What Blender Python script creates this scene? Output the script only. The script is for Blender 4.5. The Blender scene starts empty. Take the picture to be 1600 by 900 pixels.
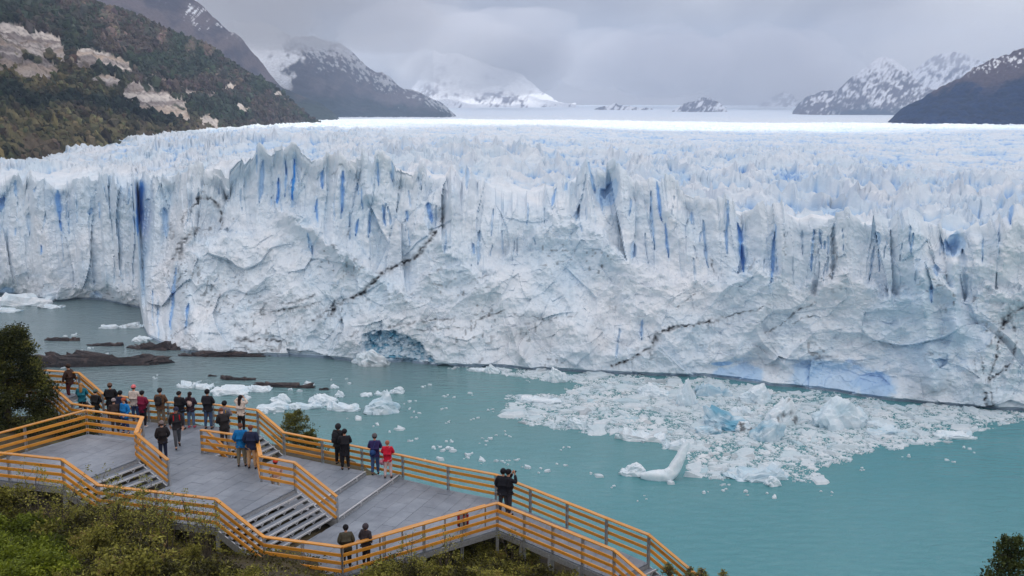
import bpy, bmesh, math, random
import numpy as np
from mathutils import Vector, Matrix

R = math.radians
rng = np.random.default_rng(7)
random.seed(7)
scene = bpy.context.scene
COL = scene.collection

# ------------------------------------------------------------------ camera
CAM_H = 75.0                     # metres above the lake
F = 1556.0                       # focal length in photo pixels (35 mm on a 36 mm sensor)
HORIZON = 180.0
PITCH = math.atan((450 - HORIZON) / F)
SP, CP = math.sin(PITCH), math.cos(PITCH)
cam_d = bpy.data.cameras.new('camera')
cam = bpy.data.objects.new('camera', cam_d)
COL.objects.link(cam)
cam_d.lens = 35.0
cam_d.sensor_width = 36.0
cam_d.clip_start = 0.5
cam_d.clip_end = 60000
cam.location = (0, 0, CAM_H)
cam.rotation_euler = (math.pi / 2 - PITCH, 0, 0)
scene.camera = cam

# ------------------------------------------------------------------ world: overcast sky
SUN_DIR = Vector((0.42, -0.62, 0.66)).normalized()      # towards the sun, behind the camera on the right
SUN_EL = math.asin(SUN_DIR.z)
SUN_ROT = math.atan2(SUN_DIR.x, SUN_DIR.y)
world = bpy.data.worlds.new('World')
scene.world = world
world.use_nodes = True
nt = world.node_tree
nt.nodes.clear()


def N(tree, kind, **kw):
    n = tree.nodes.new(kind)
    for k, v in kw.items():
        setattr(n, k, v)
    return n


def ramp(tree, stops, interp='LINEAR'):
    n = tree.nodes.new('ShaderNodeValToRGB')
    n.color_ramp.interpolation = interp
    el = n.color_ramp.elements
    while len(el) < len(stops):
        el.new(0.5)
    for e, (p, c) in zip(el, stops):
        e.position = p
        e.color = (c[0], c[1], c[2], 1) if len(c) == 3 else c
    return n


def srgb(r, g, b):
    f = lambda c: (c / 255 / 12.92) if c / 255 <= 0.04045 else ((c / 255 + 0.055) / 1.055) ** 2.4
    return (f(r), f(g), f(b))


out = N(nt, 'ShaderNodeOutputWorld')
sky = N(nt, 'ShaderNodeTexSky', sky_type='NISHITA', sun_disc=False)
sky.sun_elevation = SUN_EL
sky.sun_rotation = SUN_ROT
bg_blue = N(nt, 'ShaderNodeBackground')
bg_blue.inputs['Strength'].default_value = 0.10
nt.links.new(sky.outputs[0], bg_blue.inputs['Color'])
tc = N(nt, 'ShaderNodeTexCoord')
mp = N(nt, 'ShaderNodeMapping')
mp.inputs['Scale'].default_value = (1.0, 1.0, 2.0)
nt.links.new(tc.outputs['Generated'], mp.inputs['Vector'])
nz = N(nt, 'ShaderNodeTexNoise')
nz.inputs['Scale'].default_value = 3.1
nz.inputs['Detail'].default_value = 6
nz.inputs['Roughness'].default_value = 0.5
nz.inputs['Distortion'].default_value = 0.5
nt.links.new(mp.outputs[0], nz.inputs['Vector'])
cr = ramp(nt, [(0.36, (0.33, 0.305, 0.335)), (0.50, (0.56, 0.53, 0.545)), (0.64, (0.90, 0.865, 0.855))])
nt.links.new(nz.outputs['Fac'], cr.inputs[0])
sep = N(nt, 'ShaderNodeSeparateXYZ')
nt.links.new(tc.outputs['Generated'], sep.inputs[0])
el_r = N(nt, 'ShaderNodeMapRange')          # an overcast sky is brighter overhead than at the horizon
el_r.inputs['From Min'].default_value = 0.0
el_r.interpolation_type = 'SMOOTHERSTEP'
el_r.inputs['From Max'].default_value = 0.55
el_r.inputs['To Min'].default_value = 0.80
el_r.inputs['To Max'].default_value = 1.85
nt.links.new(sep.outputs['Z'], el_r.inputs['Value'])
bg_cloud = N(nt, 'ShaderNodeBackground')
nt.links.new(cr.outputs[0], bg_cloud.inputs['Color'])
nt.links.new(el_r.outputs[0], bg_cloud.inputs['Strength'])
mix = N(nt, 'ShaderNodeMixShader')
mix.inputs[0].default_value = 0.88
nt.links.new(bg_blue.outputs[0], mix.inputs[1])
nt.links.new(bg_cloud.outputs[0], mix.inputs[2])
nt.links.new(mix.outputs[0], out.inputs['Surface'])

sun_d = bpy.data.lights.new('sun', 'SUN')
sun_d.energy = 3.2
sun_d.angle = R(0.5)
sun_d.color = (1.0, 0.955, 0.89)
sun = bpy.data.objects.new('sun', sun_d)
COL.objects.link(sun)
sun.rotation_euler = (-SUN_DIR).to_track_quat('-Z', 'Y').to_euler()

scene.view_settings.view_transform = 'Standard'
scene.view_settings.look = 'None'
scene.view_settings.exposure = 0.14
scene.view_settings.gamma = 1.0
scene.view_settings.use_curve_mapping = False
cy = scene.cycles
cy.max_bounces = 9
cy.diffuse_bounces = 7
cy.glossy_bounces = 2
cy.transmission_bounces = 2
cy.transparent_max_bounces = 8
cy.volume_bounces = 1
cy.use_denoising = True
cy.caustics_reflective = False
cy.caustics_refractive = False
cy.sample_clamp_indirect = 4


# ------------------------------------------------------------------ measuring: pixel of the photo -> place
def dz_at(py, Y):
    """height relative to the camera of something seen in row py at distance Y"""
    q = (450.0 - py) / F
    return Y * (q * CP - SP) / (CP + q * SP)


def ground(px, py, zrel):
    """place at height zrel (relative to the camera) that the photo shows at px, py"""
    dx, dy = (px - 800.0) / F, (450.0 - py) / F
    y, z = CP + dy * SP, -SP + dy * CP
    t = zrel / z
    return (dx * t, y * t)


def project(X, Y, Z):
    dz = Z - CAM_H
    f = Y * CP - dz * SP
    u = Y * SP + dz * CP
    return 800 + F * X / f, 450 - F * u / f


# ------------------------------------------------------------------ noise
def _h(ix, iy, seed):
    with np.errstate(over='ignore'):
        n = (ix.astype(np.int64) * 374761393 + iy.astype(np.int64) * 668265263 + seed * 974711) & 0xffffffff
        n = ((n ^ (n >> 13)) * 1274126177) & 0xffffffff
        n = ((n ^ (n >> 16)) * 2246822519) & 0xffffffff
        n = n ^ (n >> 15)
    return (n & 0xffffff).astype(np.float64) / 0x1000000


def vnoise(x, y, seed=0):
    ix, iy = np.floor(x), np.floor(y)
    fx, fy = x - ix, y - iy
    u = fx * fx * fx * (fx * (fx * 6 - 15) + 10)
    v = fy * fy * fy * (fy * (fy * 6 - 15) + 10)
    ix, iy = ix.astype(np.int64), iy.astype(np.int64)
    a, b = _h(ix, iy, seed), _h(ix + 1, iy, seed)
    c, d = _h(ix, iy + 1, seed), _h(ix + 1, iy + 1, seed)
    return (a + (b - a) * u + (c - a) * v + (a - b - c + d) * u * v) * 2 - 1


def fbm(x, y, seed=0, octs=4, gain=0.5, lac=2.03):
    s, a = 0.0, 1.0
    ca, sa = math.cos(0.6), math.sin(0.6)
    for o in range(octs):
        s = s + a * vnoise(x, y, seed + o * 17)
        x, y = (x * ca - y * sa) * lac + 5.3, (x * sa + y * ca) * lac + 1.7
        a *= gain
    return s


def worley(x, y, seed=0, jit=0.9):
    """F1, F2, cell hash (0..1), second hash, offset to the cell centre"""
    ix, iy = np.floor(x).astype(np.int64), np.floor(y).astype(np.int64)
    f1 = np.full(x.shape, 9.0)
    f2 = np.full(x.shape, 9.0)
    cx, cyy = np.zeros(x.shape, np.int64), np.zeros(x.shape, np.int64)
    ox, oy = np.zeros(x.shape), np.zeros(x.shape)
    for i in (-1, 0, 1):
        for j in (-1, 0, 1):
            gx, gy = ix + i, iy + j
            dx = x - (gx + 0.5 + (_h(gx, gy, seed) - 0.5) * jit)
            dy = y - (gy + 0.5 + (_h(gx, gy, seed + 101) - 0.5) * jit)
            d = np.sqrt(dx * dx + dy * dy)
            m = d < f1
            f2 = np.where(m, f1, np.minimum(f2, d))
            f1 = np.where(m, d, f1)
            cx = np.where(m, gx, cx)
            cyy = np.where(m, gy, cyy)
            ox = np.where(m, dx, ox)
            oy = np.where(m, dy, oy)
    return f1, f2, _h(cx, cyy, seed + 7), _h(cx, cyy, seed + 13), ox, oy


def facets(x, y, seed=0, tilt=1.0):
    """broken blocks: every cell a tilted plane of its own"""
    f1, f2, h1, h2, ox, oy = worley(x, y, seed)
    a = h2 * 6.283
    return (h1 - 0.5) + tilt * (np.cos(a) * ox + np.sin(a) * oy), f2 - f1


def sst(a, b, x):
    t = np.clip((x - a) / (b - a), 0, 1)
    return t * t * (3 - 2 * t)


# ------------------------------------------------------------------ mesh helpers
def np_mesh(name, V, Fc, mat, smooth=False, attrs=None, parent=None, loc=None):
    me = bpy.data.meshes.new(name)
    V = np.asarray(V, np.float32)
    Fc = np.asarray(Fc, np.int32)
    k = Fc.shape[1]
    me.vertices.add(len(V))
    me.vertices.foreach_set('co', V.ravel())
    me.loops.add(Fc.size)
    me.loops.foreach_set('vertex_index', Fc.ravel())
    me.polygons.add(len(Fc))
    me.polygons.foreach_set('loop_start', np.arange(0, Fc.size, k, dtype=np.int32))
    me.update(calc_edges=True)
    me.polygons.foreach_set('use_smooth', np.full(len(Fc), smooth))
    for an, av in (attrs or {}).items():
        if av.ndim == 1:
            at = me.attributes.new(an, 'FLOAT', 'POINT')
            at.data.foreach_set('value', av.astype(np.float32))
        else:
            at = me.attributes.new(an, 'FLOAT_COLOR', 'POINT')
            c4 = np.ones((len(av), 4), np.float32)
            c4[:, :3] = av
            at.data.foreach_set('color', c4.ravel())
    me.materials.append(mat)
    o = bpy.data.objects.new(name, me)
    COL.objects.link(o)
    if parent is not None:
        o.parent = parent
    if loc is not None:
        o.location = loc
    return o


def grid_faces(nr, nc):
    a = np.arange(nr * nc).reshape(nr, nc)
    return np.stack([a[:-1, :-1], a[:-1, 1:], a[1:, 1:], a[1:, :-1]], -1).reshape(-1, 4)


def tag(o, label=None, cat=None, group=None, kind=None):
    if label:
        o['label'] = label
    if cat:
        o['category'] = cat
    if group:
        o['group'] = group
    if kind:
        o['kind'] = kind
    return o


def thing(name, label, cat, loc=(0, 0, 0), group=None, rz=0.0):
    o = bpy.data.objects.new(name, None)
    o.empty_display_size = 0.3
    COL.objects.link(o)
    o.location = loc
    o.rotation_euler = (0, 0, rz)
    return tag(o, label, cat, group)


class MB:
    def __init__(self):
        self.v, self.f = [], []

    def box(self, c, s, rot=None):
        b = len(self.v)
        for dx, dy, dz in ((-1, -1, -1), (1, -1, -1), (1, 1, -1), (-1, 1, -1), (-1, -1, 1), (1, -1, 1), (1, 1, 1), (-1, 1, 1)):
            p = Vector((dx * s[0] / 2, dy * s[1] / 2, dz * s[2] / 2))
            if rot is not None:
                p = rot @ p
            self.v.append((c[0] + p.x, c[1] + p.y, c[2] + p.z))
        self.f += [[b + i for i in q] for q in ((0, 3, 2, 1), (4, 5, 6, 7), (0, 1, 5, 4), (1, 2, 6, 5), (2, 3, 7, 6), (3, 0, 4, 7))]
        return self

    def bar(self, a, b, w, h):
        a, b = Vector(a), Vector(b)
        d = b - a
        x = d.normalized()
        up = Vector((0, 0, 1)) if abs(x.z) < 0.95 else Vector((0, 1, 0))
        y = up.cross(x).normalized()
        z = x.cross(y)
        m = Matrix((x, y, z)).transposed()
        return self.box((a + b) / 2, (d.length, w, h), m)

    def prism(self, poly, z0, z1):
        n = len(poly)
        b = len(self.v)
        self.v += [(p[0], p[1], z0) for p in poly] + [(p[0], p[1], z1) for p in poly]
        self.f.append([b + i for i in reversed(range(n))])
        self.f.append([b + n + i for i in range(n)])
        for i in range(n):
            j = (i + 1) % n
            self.f.append([b + i, b + j, b + n + j, b + n + i])
        return self

    def tube(self, pts, rad, n=6):
        b = len(self.v)
        pts = [Vector(p) for p in pts]
        for i, p in enumerate(pts):
            t = (pts[min(i + 1, len(pts) - 1)] - pts[max(i - 1, 0)]).normalized()
            u = t.cross(Vector((0.3, 0.2, 1) if abs(t.z) < 0.9 else (1, 0, 0))).normalized()
            w = t.cross(u)
            r = rad[i] if hasattr(rad, '__len__') else rad
            for k in range(n):
                a = 2 * math.pi * k / n
                q = p + (u * math.cos(a) + w * math.sin(a)) * r
                self.v.append(tuple(q))
        for i in range(len(pts) - 1):
            for k in range(n):
                self.f.append([b + i * n + k, b + i * n + (k + 1) % n, b + (i + 1) * n + (k + 1) % n, b + (i + 1) * n + k])
        self.f.append([b + k for k in reversed(range(n))])
        self.f.append([b + (len(pts) - 1) * n + k for k in range(n)])
        return self

    def build(self, name, mat, parent=None, loc=None, smooth=False, rot=None):
        me = bpy.data.meshes.new(name)
        me.from_pydata(self.v, [], self.f)
        me.materials.append(mat)
        if smooth:
            me.polygons.foreach_set('use_smooth', [True] * len(me.polygons))
        o = bpy.data.objects.new(name, me)
        COL.objects.link(o)
        if parent is not None:
            o.parent = parent
        if loc is not None:
            o.location = loc
        if rot is not None:
            o.rotation_euler = rot
        return o


# ------------------------------------------------------------------ materials
def material(name):
    m = bpy.data.materials.new(name)
    m.use_nodes = True
    t = m.node_tree
    p = t.nodes['Principled BSDF']
    return m, t, p


def noise(t, scale, detail=4, rough=0.55, dist=0.0, coord='Object', stretch=None):
    c = N(t, 'ShaderNodeTexCoord')
    n = N(t, 'ShaderNodeTexNoise')
    n.inputs['Scale'].default_value = scale
    n.inputs['Detail'].default_value = detail
    n.inputs['Roughness'].default_value = rough
    n.inputs['Distortion'].default_value = dist
    if stretch:
        m = N(t, 'ShaderNodeMapping')
        m.inputs['Scale'].default_value = stretch
        t.links.new(c.outputs[coord], m.inputs['Vector'])
        t.links.new(m.outputs[0], n.inputs['Vector'])
    else:
        t.links.new(c.outputs[coord], n.inputs['Vector'])
    return n


def mixc(t, fac, a, b, mode='MIX'):
    m = N(t, 'ShaderNodeMix', data_type='RGBA', blend_type=mode)
    for i, v in ((0, fac), (6, a), (7, b)):
        if isinstance(v, (int, float)):
            m.inputs[i].default_value = v
        elif isinstance(v, tuple):
            m.inputs[i].default_value = (*v, 1)
        else:
            t.links.new(v, m.inputs[i])
    return m.outputs[2]


def attr(t, name):
    a = N(t, 'ShaderNodeAttribute')
    a.attribute_name = name
    return a


def bump(t, p, height, strength, distance=1.0, prev=None):
    b = N(t, 'ShaderNodeBump')
    b.inputs['Strength'].default_value = strength
    b.inputs['Distance'].default_value = distance
    t.links.new(height, b.inputs['Height'])
    if prev is not None:
        t.links.new(prev, b.inputs['Normal'])
    t.links.new(b.outputs[0], p.inputs['Normal'])
    return b.outputs[0]


def plain(name, col, rough=0.7, spec=0.3, var=0.15, scale=6.0, metal=0.0, bmp=0.0, rnd=0.0):
    """base colour with a little grain, optionally a different tint for every object"""
    m, t, p = material(name)
    n = noise(t, scale, 5)
    dark = tuple(c * (1 - var) for c in col)
    lite = tuple(min(1, c * (1 + var)) for c in col)
    r = ramp(t, [(0.3, dark), (0.7, lite)])
    t.links.new(n.outputs['Fac'], r.inputs[0])
    o = r.outputs[0]
    if rnd:
        oi = N(t, 'ShaderNodeObjectInfo')
        mr = N(t, 'ShaderNodeMapRange')
        mr.inputs['To Min'].default_value = 1 - rnd
        mr.inputs['To Max'].default_value = 1 + rnd
        t.links.new(oi.outputs['Random'], mr.inputs['Value'])
        cmb = N(t, 'ShaderNodeCombineColor')
        for k in range(3):
            t.links.new(mr.outputs[0], cmb.inputs[k])
        o = mixc(t, 1.0, o, cmb.outputs[0], 'MULTIPLY')
    t.links.new(o, p.inputs['Base Color'])
    p.inputs['Roughness'].default_value = rough
    p.inputs['Specular IOR Level'].default_value = spec
    p.inputs['Metallic'].default_value = metal
    if bmp:
        bump(t, p, n.outputs['Fac'], bmp, 0.02)
    return m


def ice_material(name, white, blue, deep, s=1.0):
    """glacier ice: bright bubbly ice, blue dense ice where 'blue' says so, ground rock or painted shade where 'dirt' says so"""
    m, t, p = material(name)
    n1 = noise(t, 0.035 * s, 6, 0.6, 0.4)
    n2 = noise(t, 0.30 * s, 8, 0.65, 0.3)
    r1 = ramp(t, [(0.32, blue), (0.62, white)])
    t.links.new(n1.outputs['Fac'], r1.inputs[0])
    r2 = ramp(t, [(0.25, (0.80, 0.83, 0.86)), (0.60, (1, 1, 1))])
    t.links.new(n2.outputs['Fac'], r2.inputs[0])
    c = mixc(t, 1.0, r1.outputs[0], r2.outputs[0], 'MULTIPLY')
    ab, ad = attr(t, 'blue'), attr(t, 'dirt_shade')
    mid = (0.42 * blue[0] + 0.3 * deep[0], 0.5 * blue[1] + 0.62 * deep[1], 0.55 * blue[2] + 0.5 * deep[2])
    rb = ramp(t, [(0.0, blue), (0.5, mid), (1.0, deep)])
    t.links.new(ab.outputs['Fac'], rb.inputs[0])
    c = mixc(t, ab.outputs['Fac'], c, rb.outputs[0])
    at_ = attr(t, 'teal')
    c = mixc(t, at_.outputs['Fac'], c, (0.075, 0.32, 0.47))
    c = mixc(t, ad.outputs['Fac'], c, (0.022, 0.022, 0.025))
    t.links.new(c, p.inputs['Base Color'])
    p.inputs['Roughness'].default_value = 0.48
    p.inputs['Specular IOR Level'].default_value = 0.35
    b1 = bump(t, p, n2.outputs['Fac'], 0.30, 1.2 / s)
    n3 = noise(t, 1.6 * s, 5, 0.6)
    bump(t, p, n3.outputs['Fac'], 0.35, 0.35 / s, b1)
    return m

# ================================================================== SETTING: lake
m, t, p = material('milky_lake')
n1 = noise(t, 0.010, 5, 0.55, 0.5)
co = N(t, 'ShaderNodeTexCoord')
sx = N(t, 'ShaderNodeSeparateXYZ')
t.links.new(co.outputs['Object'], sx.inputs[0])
ma = N(t, 'ShaderNodeMath', operation='MULTIPLY_ADD')        # colour turns greyer towards the far and left water
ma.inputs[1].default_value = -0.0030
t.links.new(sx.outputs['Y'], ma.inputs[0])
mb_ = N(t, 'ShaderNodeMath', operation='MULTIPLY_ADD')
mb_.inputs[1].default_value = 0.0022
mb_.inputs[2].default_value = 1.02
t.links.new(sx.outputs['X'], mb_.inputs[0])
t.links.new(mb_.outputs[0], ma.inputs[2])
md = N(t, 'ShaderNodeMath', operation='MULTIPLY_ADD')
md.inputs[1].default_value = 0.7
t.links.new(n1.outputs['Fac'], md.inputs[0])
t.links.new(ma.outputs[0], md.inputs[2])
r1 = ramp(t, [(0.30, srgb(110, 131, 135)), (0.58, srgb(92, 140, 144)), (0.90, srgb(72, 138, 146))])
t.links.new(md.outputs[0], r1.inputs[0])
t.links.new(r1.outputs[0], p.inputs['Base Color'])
nr = noise(t, 0.018, 4, 0.6, 0.8, stretch=(0.6, 1.6, 1))
rw = N(t, 'ShaderNodeMapRange')
rw.inputs['From Min'].default_value = 0.35
rw.inputs['From Max'].default_value = 0.65
rw.inputs['To Min'].default_value = 0.03
rw.inputs['To Max'].default_value = 0.24
t.links.new(nr.outputs['Fac'], rw.inputs['Value'])
t.links.new(rw.outputs[0], p.inputs['Roughness'])
p.inputs['IOR'].default_value = 1.40
n2 = noise(t, 0.34, 5, 0.62, 0.7, stretch=(0.75, 1.7, 1))
n3 = noise(t, 0.06, 4, 0.55, 0.5, stretch=(0.7, 1.4, 1))
bb = bump(t, p, n3.outputs['Fac'], 0.35, 0.55)
bump(t, p, n2.outputs['Fac'], 0.7, 0.8, bb)
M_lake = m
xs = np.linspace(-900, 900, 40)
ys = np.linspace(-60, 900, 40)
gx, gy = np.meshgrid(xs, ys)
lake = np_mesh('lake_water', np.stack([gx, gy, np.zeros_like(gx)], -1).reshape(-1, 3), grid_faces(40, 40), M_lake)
tag(lake, kind='structure')

# ================================================================== SETTING: glacier
M_ice = ice_material('glacier_ice', (0.81, 0.845, 0.875), (0.65, 0.775, 0.865), (0.020, 0.26, 0.72))

NC, NF, NP = 1240, 300, 360
pxc = np.linspace(-150, 1750, NC)
kcol = (pxc - 800) / F / (CP + (450 - HORIZON) / F * SP)         # X / Y of every column

base_px = np.array([(-150, 452), (0, 459), (40, 461), (70, 468), (95, 470), (120, 467), (165, 470), (195, 476), (219, 481),
                    (224, 512), (232, 527), (262, 541), (300, 551), (380, 556), (450, 557), (520, 562), (560, 566), (620, 567), (680, 570),
                    (760, 573), (850, 577), (950, 583), (1050, 590), (1100, 591), (1180, 602), (1250, 611), (1330, 620),
                    (1400, 628), (1470, 634), (1540, 640), (1600, 645), (1750, 660)], float)
lip_px = np.array([(-150, 292), (0, 284), (22, 276), (36, 290), (48, 266), (62, 282), (85, 288), (110, 283), (150, 280), (160, 284), (178, 268), (192, 290),
                   (215, 280), (250, 276), (290, 270), (325, 262), (345, 254), (352, 268), (372, 250), (395, 246), (420, 244), (438, 240), (455, 221), (470, 228),
                   (486, 246), (500, 243), (520, 250), (540, 250), (553, 240), (568, 229), (580, 250), (596, 246), (612, 256), (640, 272), (660, 262), (676, 282),
                   (695, 276), (705, 248), (712, 262), (720, 288), (735, 276), (760, 296), (790, 306), (830, 308), (860, 296), (890, 284), (915, 272),
                   (930, 266), (950, 262), (975, 276), (1000, 280), (1022, 280), (1040, 284), (1075, 298), (1100, 316), (1120, 318), (1150, 326), (1180, 330),
                   (1200, 318), (1215, 328), (1250, 338), (1268, 328), (1290, 336), (1310, 345), (1345, 350), (1390, 346), (1430, 338), (1450, 340), (1490, 362),
                   (1520, 352), (1560, 340), (1585, 330), (1620, 336), (1750, 345)], float)
setb = np.array([(-150, 8), (150, 9), (199, 12), (207, 62), (245, 57), (290, 50), (350, 44), (420, 40), (520, 32), (600, 30), (700, 34), (800, 44), (900, 44), (1000, 34), (1100, 26),
                 (1200, 20), (1300, 15), (1400, 12), (1500, 14), (1750, 14)], float)
expo = np.array([(-150, 1.05), (199, 1.1), (208, 1.75), (260, 1.9), (450, 2.0), (700, 1.9), (900, 1.7), (1100, 1.5), (1300, 1.2), (1750, 1.2)], float)

bxy = np.array([ground(a, b, -CAM_H) for a, b in base_px])
Yb = np.interp(kcol, bxy[:, 0] / bxy[:, 1], bxy[:, 1])
S = np.interp(pxc, setb[:, 0], setb[:, 1])
E = np.interp(pxc, expo[:, 0], expo[:, 1])
_lq = np.array([(ground(a, b, dz_at(b, 330.0))) for a, b in lip_px])
lipy = np.interp(kcol, _lq[:, 0] / _lq[:, 1], lip_px[:, 1])
Yl = Yb + S
zl = CAM_H + dz_at(lipy, Yl)

tt = np.concatenate([np.linspace(-0.03, 0.0, 4), np.linspace(0.004, 1.0, NF - 4)])
T, KC = np.meshgrid(tt, kcol, indexing='ij')
PX = np.broadcast_to(pxc, T.shape)
Tc = np.clip(T, 0, 1)
roll = np.interp(pxc, [199, 230, 260, 500, 760, 1100, 1300, 1750], [3, 6, 9, 8, 12, 9, 5, 6])
Yf = Yb + (S - roll) * (1 - (1 - Tc) ** E) + roll * Tc ** 7
Zf = T * zl
Xf = KC * Yf
ppx, ppy = project(Xf, Yf, Zf)

# --- relief of the face
# the apron of slumped ice ends upwards along this line; above it stands the wall of columns, set back
apron = np.array([(-150, 440), (0, 440), (190, 440), (225, 430), (265, 405), (300, 376), (345, 366), (395, 362), (425, 330), (450, 326), (480, 345), (520, 376), (560, 408), (600, 436), (640, 450), (668, 420),
                  (690, 384), (720, 402), (755, 432), (785, 410), (820, 372), (856, 345), (880, 338), (910, 352), (950, 372), (985, 398), (1020, 418), (1060, 436), (1100, 440), (1140, 424), (1180, 408), (1215, 430),
                  (1250, 450), (1290, 436), (1320, 420), (1355, 440), (1400, 462), (1430, 440), (1450, 408), (1475, 430), (1500, 470), (1540, 452), (1600, 440), (1750, 440)], float)
ya = np.interp(ppx, apron[:, 0], apron[:, 1]) + 9 * fbm(ppx / 15, ppy / 22, 5, 4)
U = sst(15, -11, ppy - ya)
left = 1 - sst(200, 210, PX)                                            # the wall beyond the inlet
U = np.maximum(U, left * sst(0.10, 0.3, T))
s_, z_ = Xf, Zf
wx = 5 * fbm(s_ / 32, z_ / 32, 11, 3)
wz = 5 * fbm(s_ / 32, z_ / 32, 12, 3)
D = 5.5 * fbm(s_ / 70, z_ / 50, 21, 3)
ca, edge_a = facets((s_ + 0.45 * wx) / 8.5, (z_ + wz) / 46, 31, 0.9)
cb, edge_b = facets((s_ + 0.4 * wx) / 3.4, (z_ + wz) / 21, 32, 0.8)
pf1, pf2, ph1, ph2, pox, poy = worley((s_ + 0.25 * wx) / 12.5, (z_ + 0.5 * wz) / 70, 38)
prow = 1 - np.abs(pox + 0.25 * (ph2 - 0.5)) * (1.5 + 0.8 * ph1)
D -= 4.2 * U * (1 - left) * (0.75 + 0.5 * vnoise(s_ / 30, z_ * 0 + 2.0, 39))
D += U * (6.2 * (prow - 0.45) * (0.45 + 0.75 * ph2) + 3.5 * (ph1 - 0.5))
D += U * (3.4 * ca * (0.3 + 1.0 * sst(-0.3, 0.5, vnoise(s_ / 40, z_ * 0, 35))) + 0.9 * cb + 2.2 * fbm(s_ / 14, z_ / 55, 36, 3))
groove = np.exp(-(edge_a / 0.05) ** 2)
D -= U * 0.5 * groove * sst(-0.2, 0.5, vnoise(s_ / 23, z_ / 40, 37))
la, el_a = facets((s_ + wx + 0.5 * z_) / 17, (z_ + wz - 0.3 * s_) / 12, 41, 1.3)
lb, el_b = facets((s_ + wx + 0.3 * z_) / 6.5, (z_ + wz - 0.4 * s_) / 5.0, 42, 1.2)
lc, el_c = facets((s_ + 0.4 * wx) / 2.4, (z_ + 0.4 * wz) / 1.9, 43, 1.1)
lr = (1 - np.abs(vnoise((s_ + 0.8 * z_ + wx) / 19, (z_ - 0.8 * s_ + wz) / 48, 54))) ** 3 + 0.6 * (1 - np.abs(vnoise((s_ - 0.5 * z_ + wx) / 9, (z_ + 0.5 * s_) / 24, 55))) ** 3
D += (1 - U) * (1.7 * la + 0.55 * lb + 2.6 * lr) + (0.4 + 0.6 * (1 - U)) * 0.32 * lc
D += 0.65 * fbm(s_ / 2.6, z_ / 2.4, 51, 4) + (1 - U) * 0.9 * fbm((s_ + z_) / 9, (z_ - 0.6 * s_) / 5, 53, 4)
D += (1 - U) * 2.0 * (1 - np.abs(vnoise((s_ + 0.9 * z_ + wx) / 22, (z_ - 0.9 * s_ + wz) / 60, 52)) * 2)


# --- ridges, hollows and cracks measured off the photograph (rows and columns of the undisplaced face)
def seg_dist(pts, w=1.0):
    """distance in photo pixels to a polyline and position along it"""
    best = np.full(ppx.shape, 1e9)
    along = np.zeros(ppx.shape)
    n = len(pts) - 1
    for i in range(n):
        (x0, y0), (x1, y1) = pts[i], pts[i + 1]
        L2 = (x1 - x0) ** 2 + (y1 - y0) ** 2
        q = np.clip(((ppx - x0) * (x1 - x0) + (ppy - y0) * (y1 - y0)) / L2, 0, 1)
        d = np.hypot(ppx - x0 - q * (x1 - x0), ppy - y0 - q * (y1 - y0))
        m_ = d < best
        best = np.where(m_, d, best)
        along = np.where(m_, (i + q) / n, along)
    return best, along


for pts, w, amp in [
    ([(430, 325), (500, 365), (560, 410), (620, 450)], 16, 5.0),        # buttress running down to the right
    ([(350, 330), (330, 400), (300, 470), (285, 540)], 26, 4.5),
    ([(420, 400), (470, 470), (560, 540)], 26, 4.0),
    ([(705, 270), (700, 330), (690, 380)], 12, 5.5),
    ([(700, 400), (640, 480), (640, 520)], 30, 3.5),
    ([(860, 340), (930, 380), (1010, 440), (1060, 500)], 30, 4.5),
    ([(760, 430), (820, 470), (900, 520)], 32, 4.0),
    ([(1010, 290), (1060, 350), (1090, 430)], 18, 3.5),
    ([(1225, 340), (1225, 420)], 10, 3.0), ([(1275, 340), (1270, 430)], 12, 4.0),
    ([(1440, 430), (1450, 520), (1460, 600)], 14, 5.0), ([(1490, 400), (1490, 450), (1500, 520)], 14, 6.0),
    ([(1400, 360), (1405, 430)], 16, 2.5), ([(1570, 350), (1560, 430)], 18, 3.5),
    ([(178, 275), (176, 330)], 12, 3.0), ([(48, 270), (52, 320)], 9, 3.0), ([(570, 235), (574, 300)], 12, 4.5), ([(455, 228), (458, 290)], 13, 4.0),
]:
    d, _ = seg_dist(pts)
    D += amp * np.exp(-(d / w) ** 2)
for x, y, rx, ry, dep in [(330, 345, 22, 34, 5), (620, 545, 52, 30, 3.5), (1150, 585, 42, 20, 4), (1320, 600, 85, 38, 6), (690, 345, 16, 22, 5),
                          (945, 300, 20, 24, 5), (800, 400, 45, 24, 4), (1490, 385, 22, 22, 5), (1500, 480, 16, 20, 4), (1010, 430, 26, 40, 3),
                          (40, 448, 40, 18, 3), (150, 462, 22, 10, 3)]:
    D -= dep * np.exp(-(((ppx - x) / rx) ** 2 + ((ppy - y) / ry) ** 2) ** 1.5)

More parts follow.
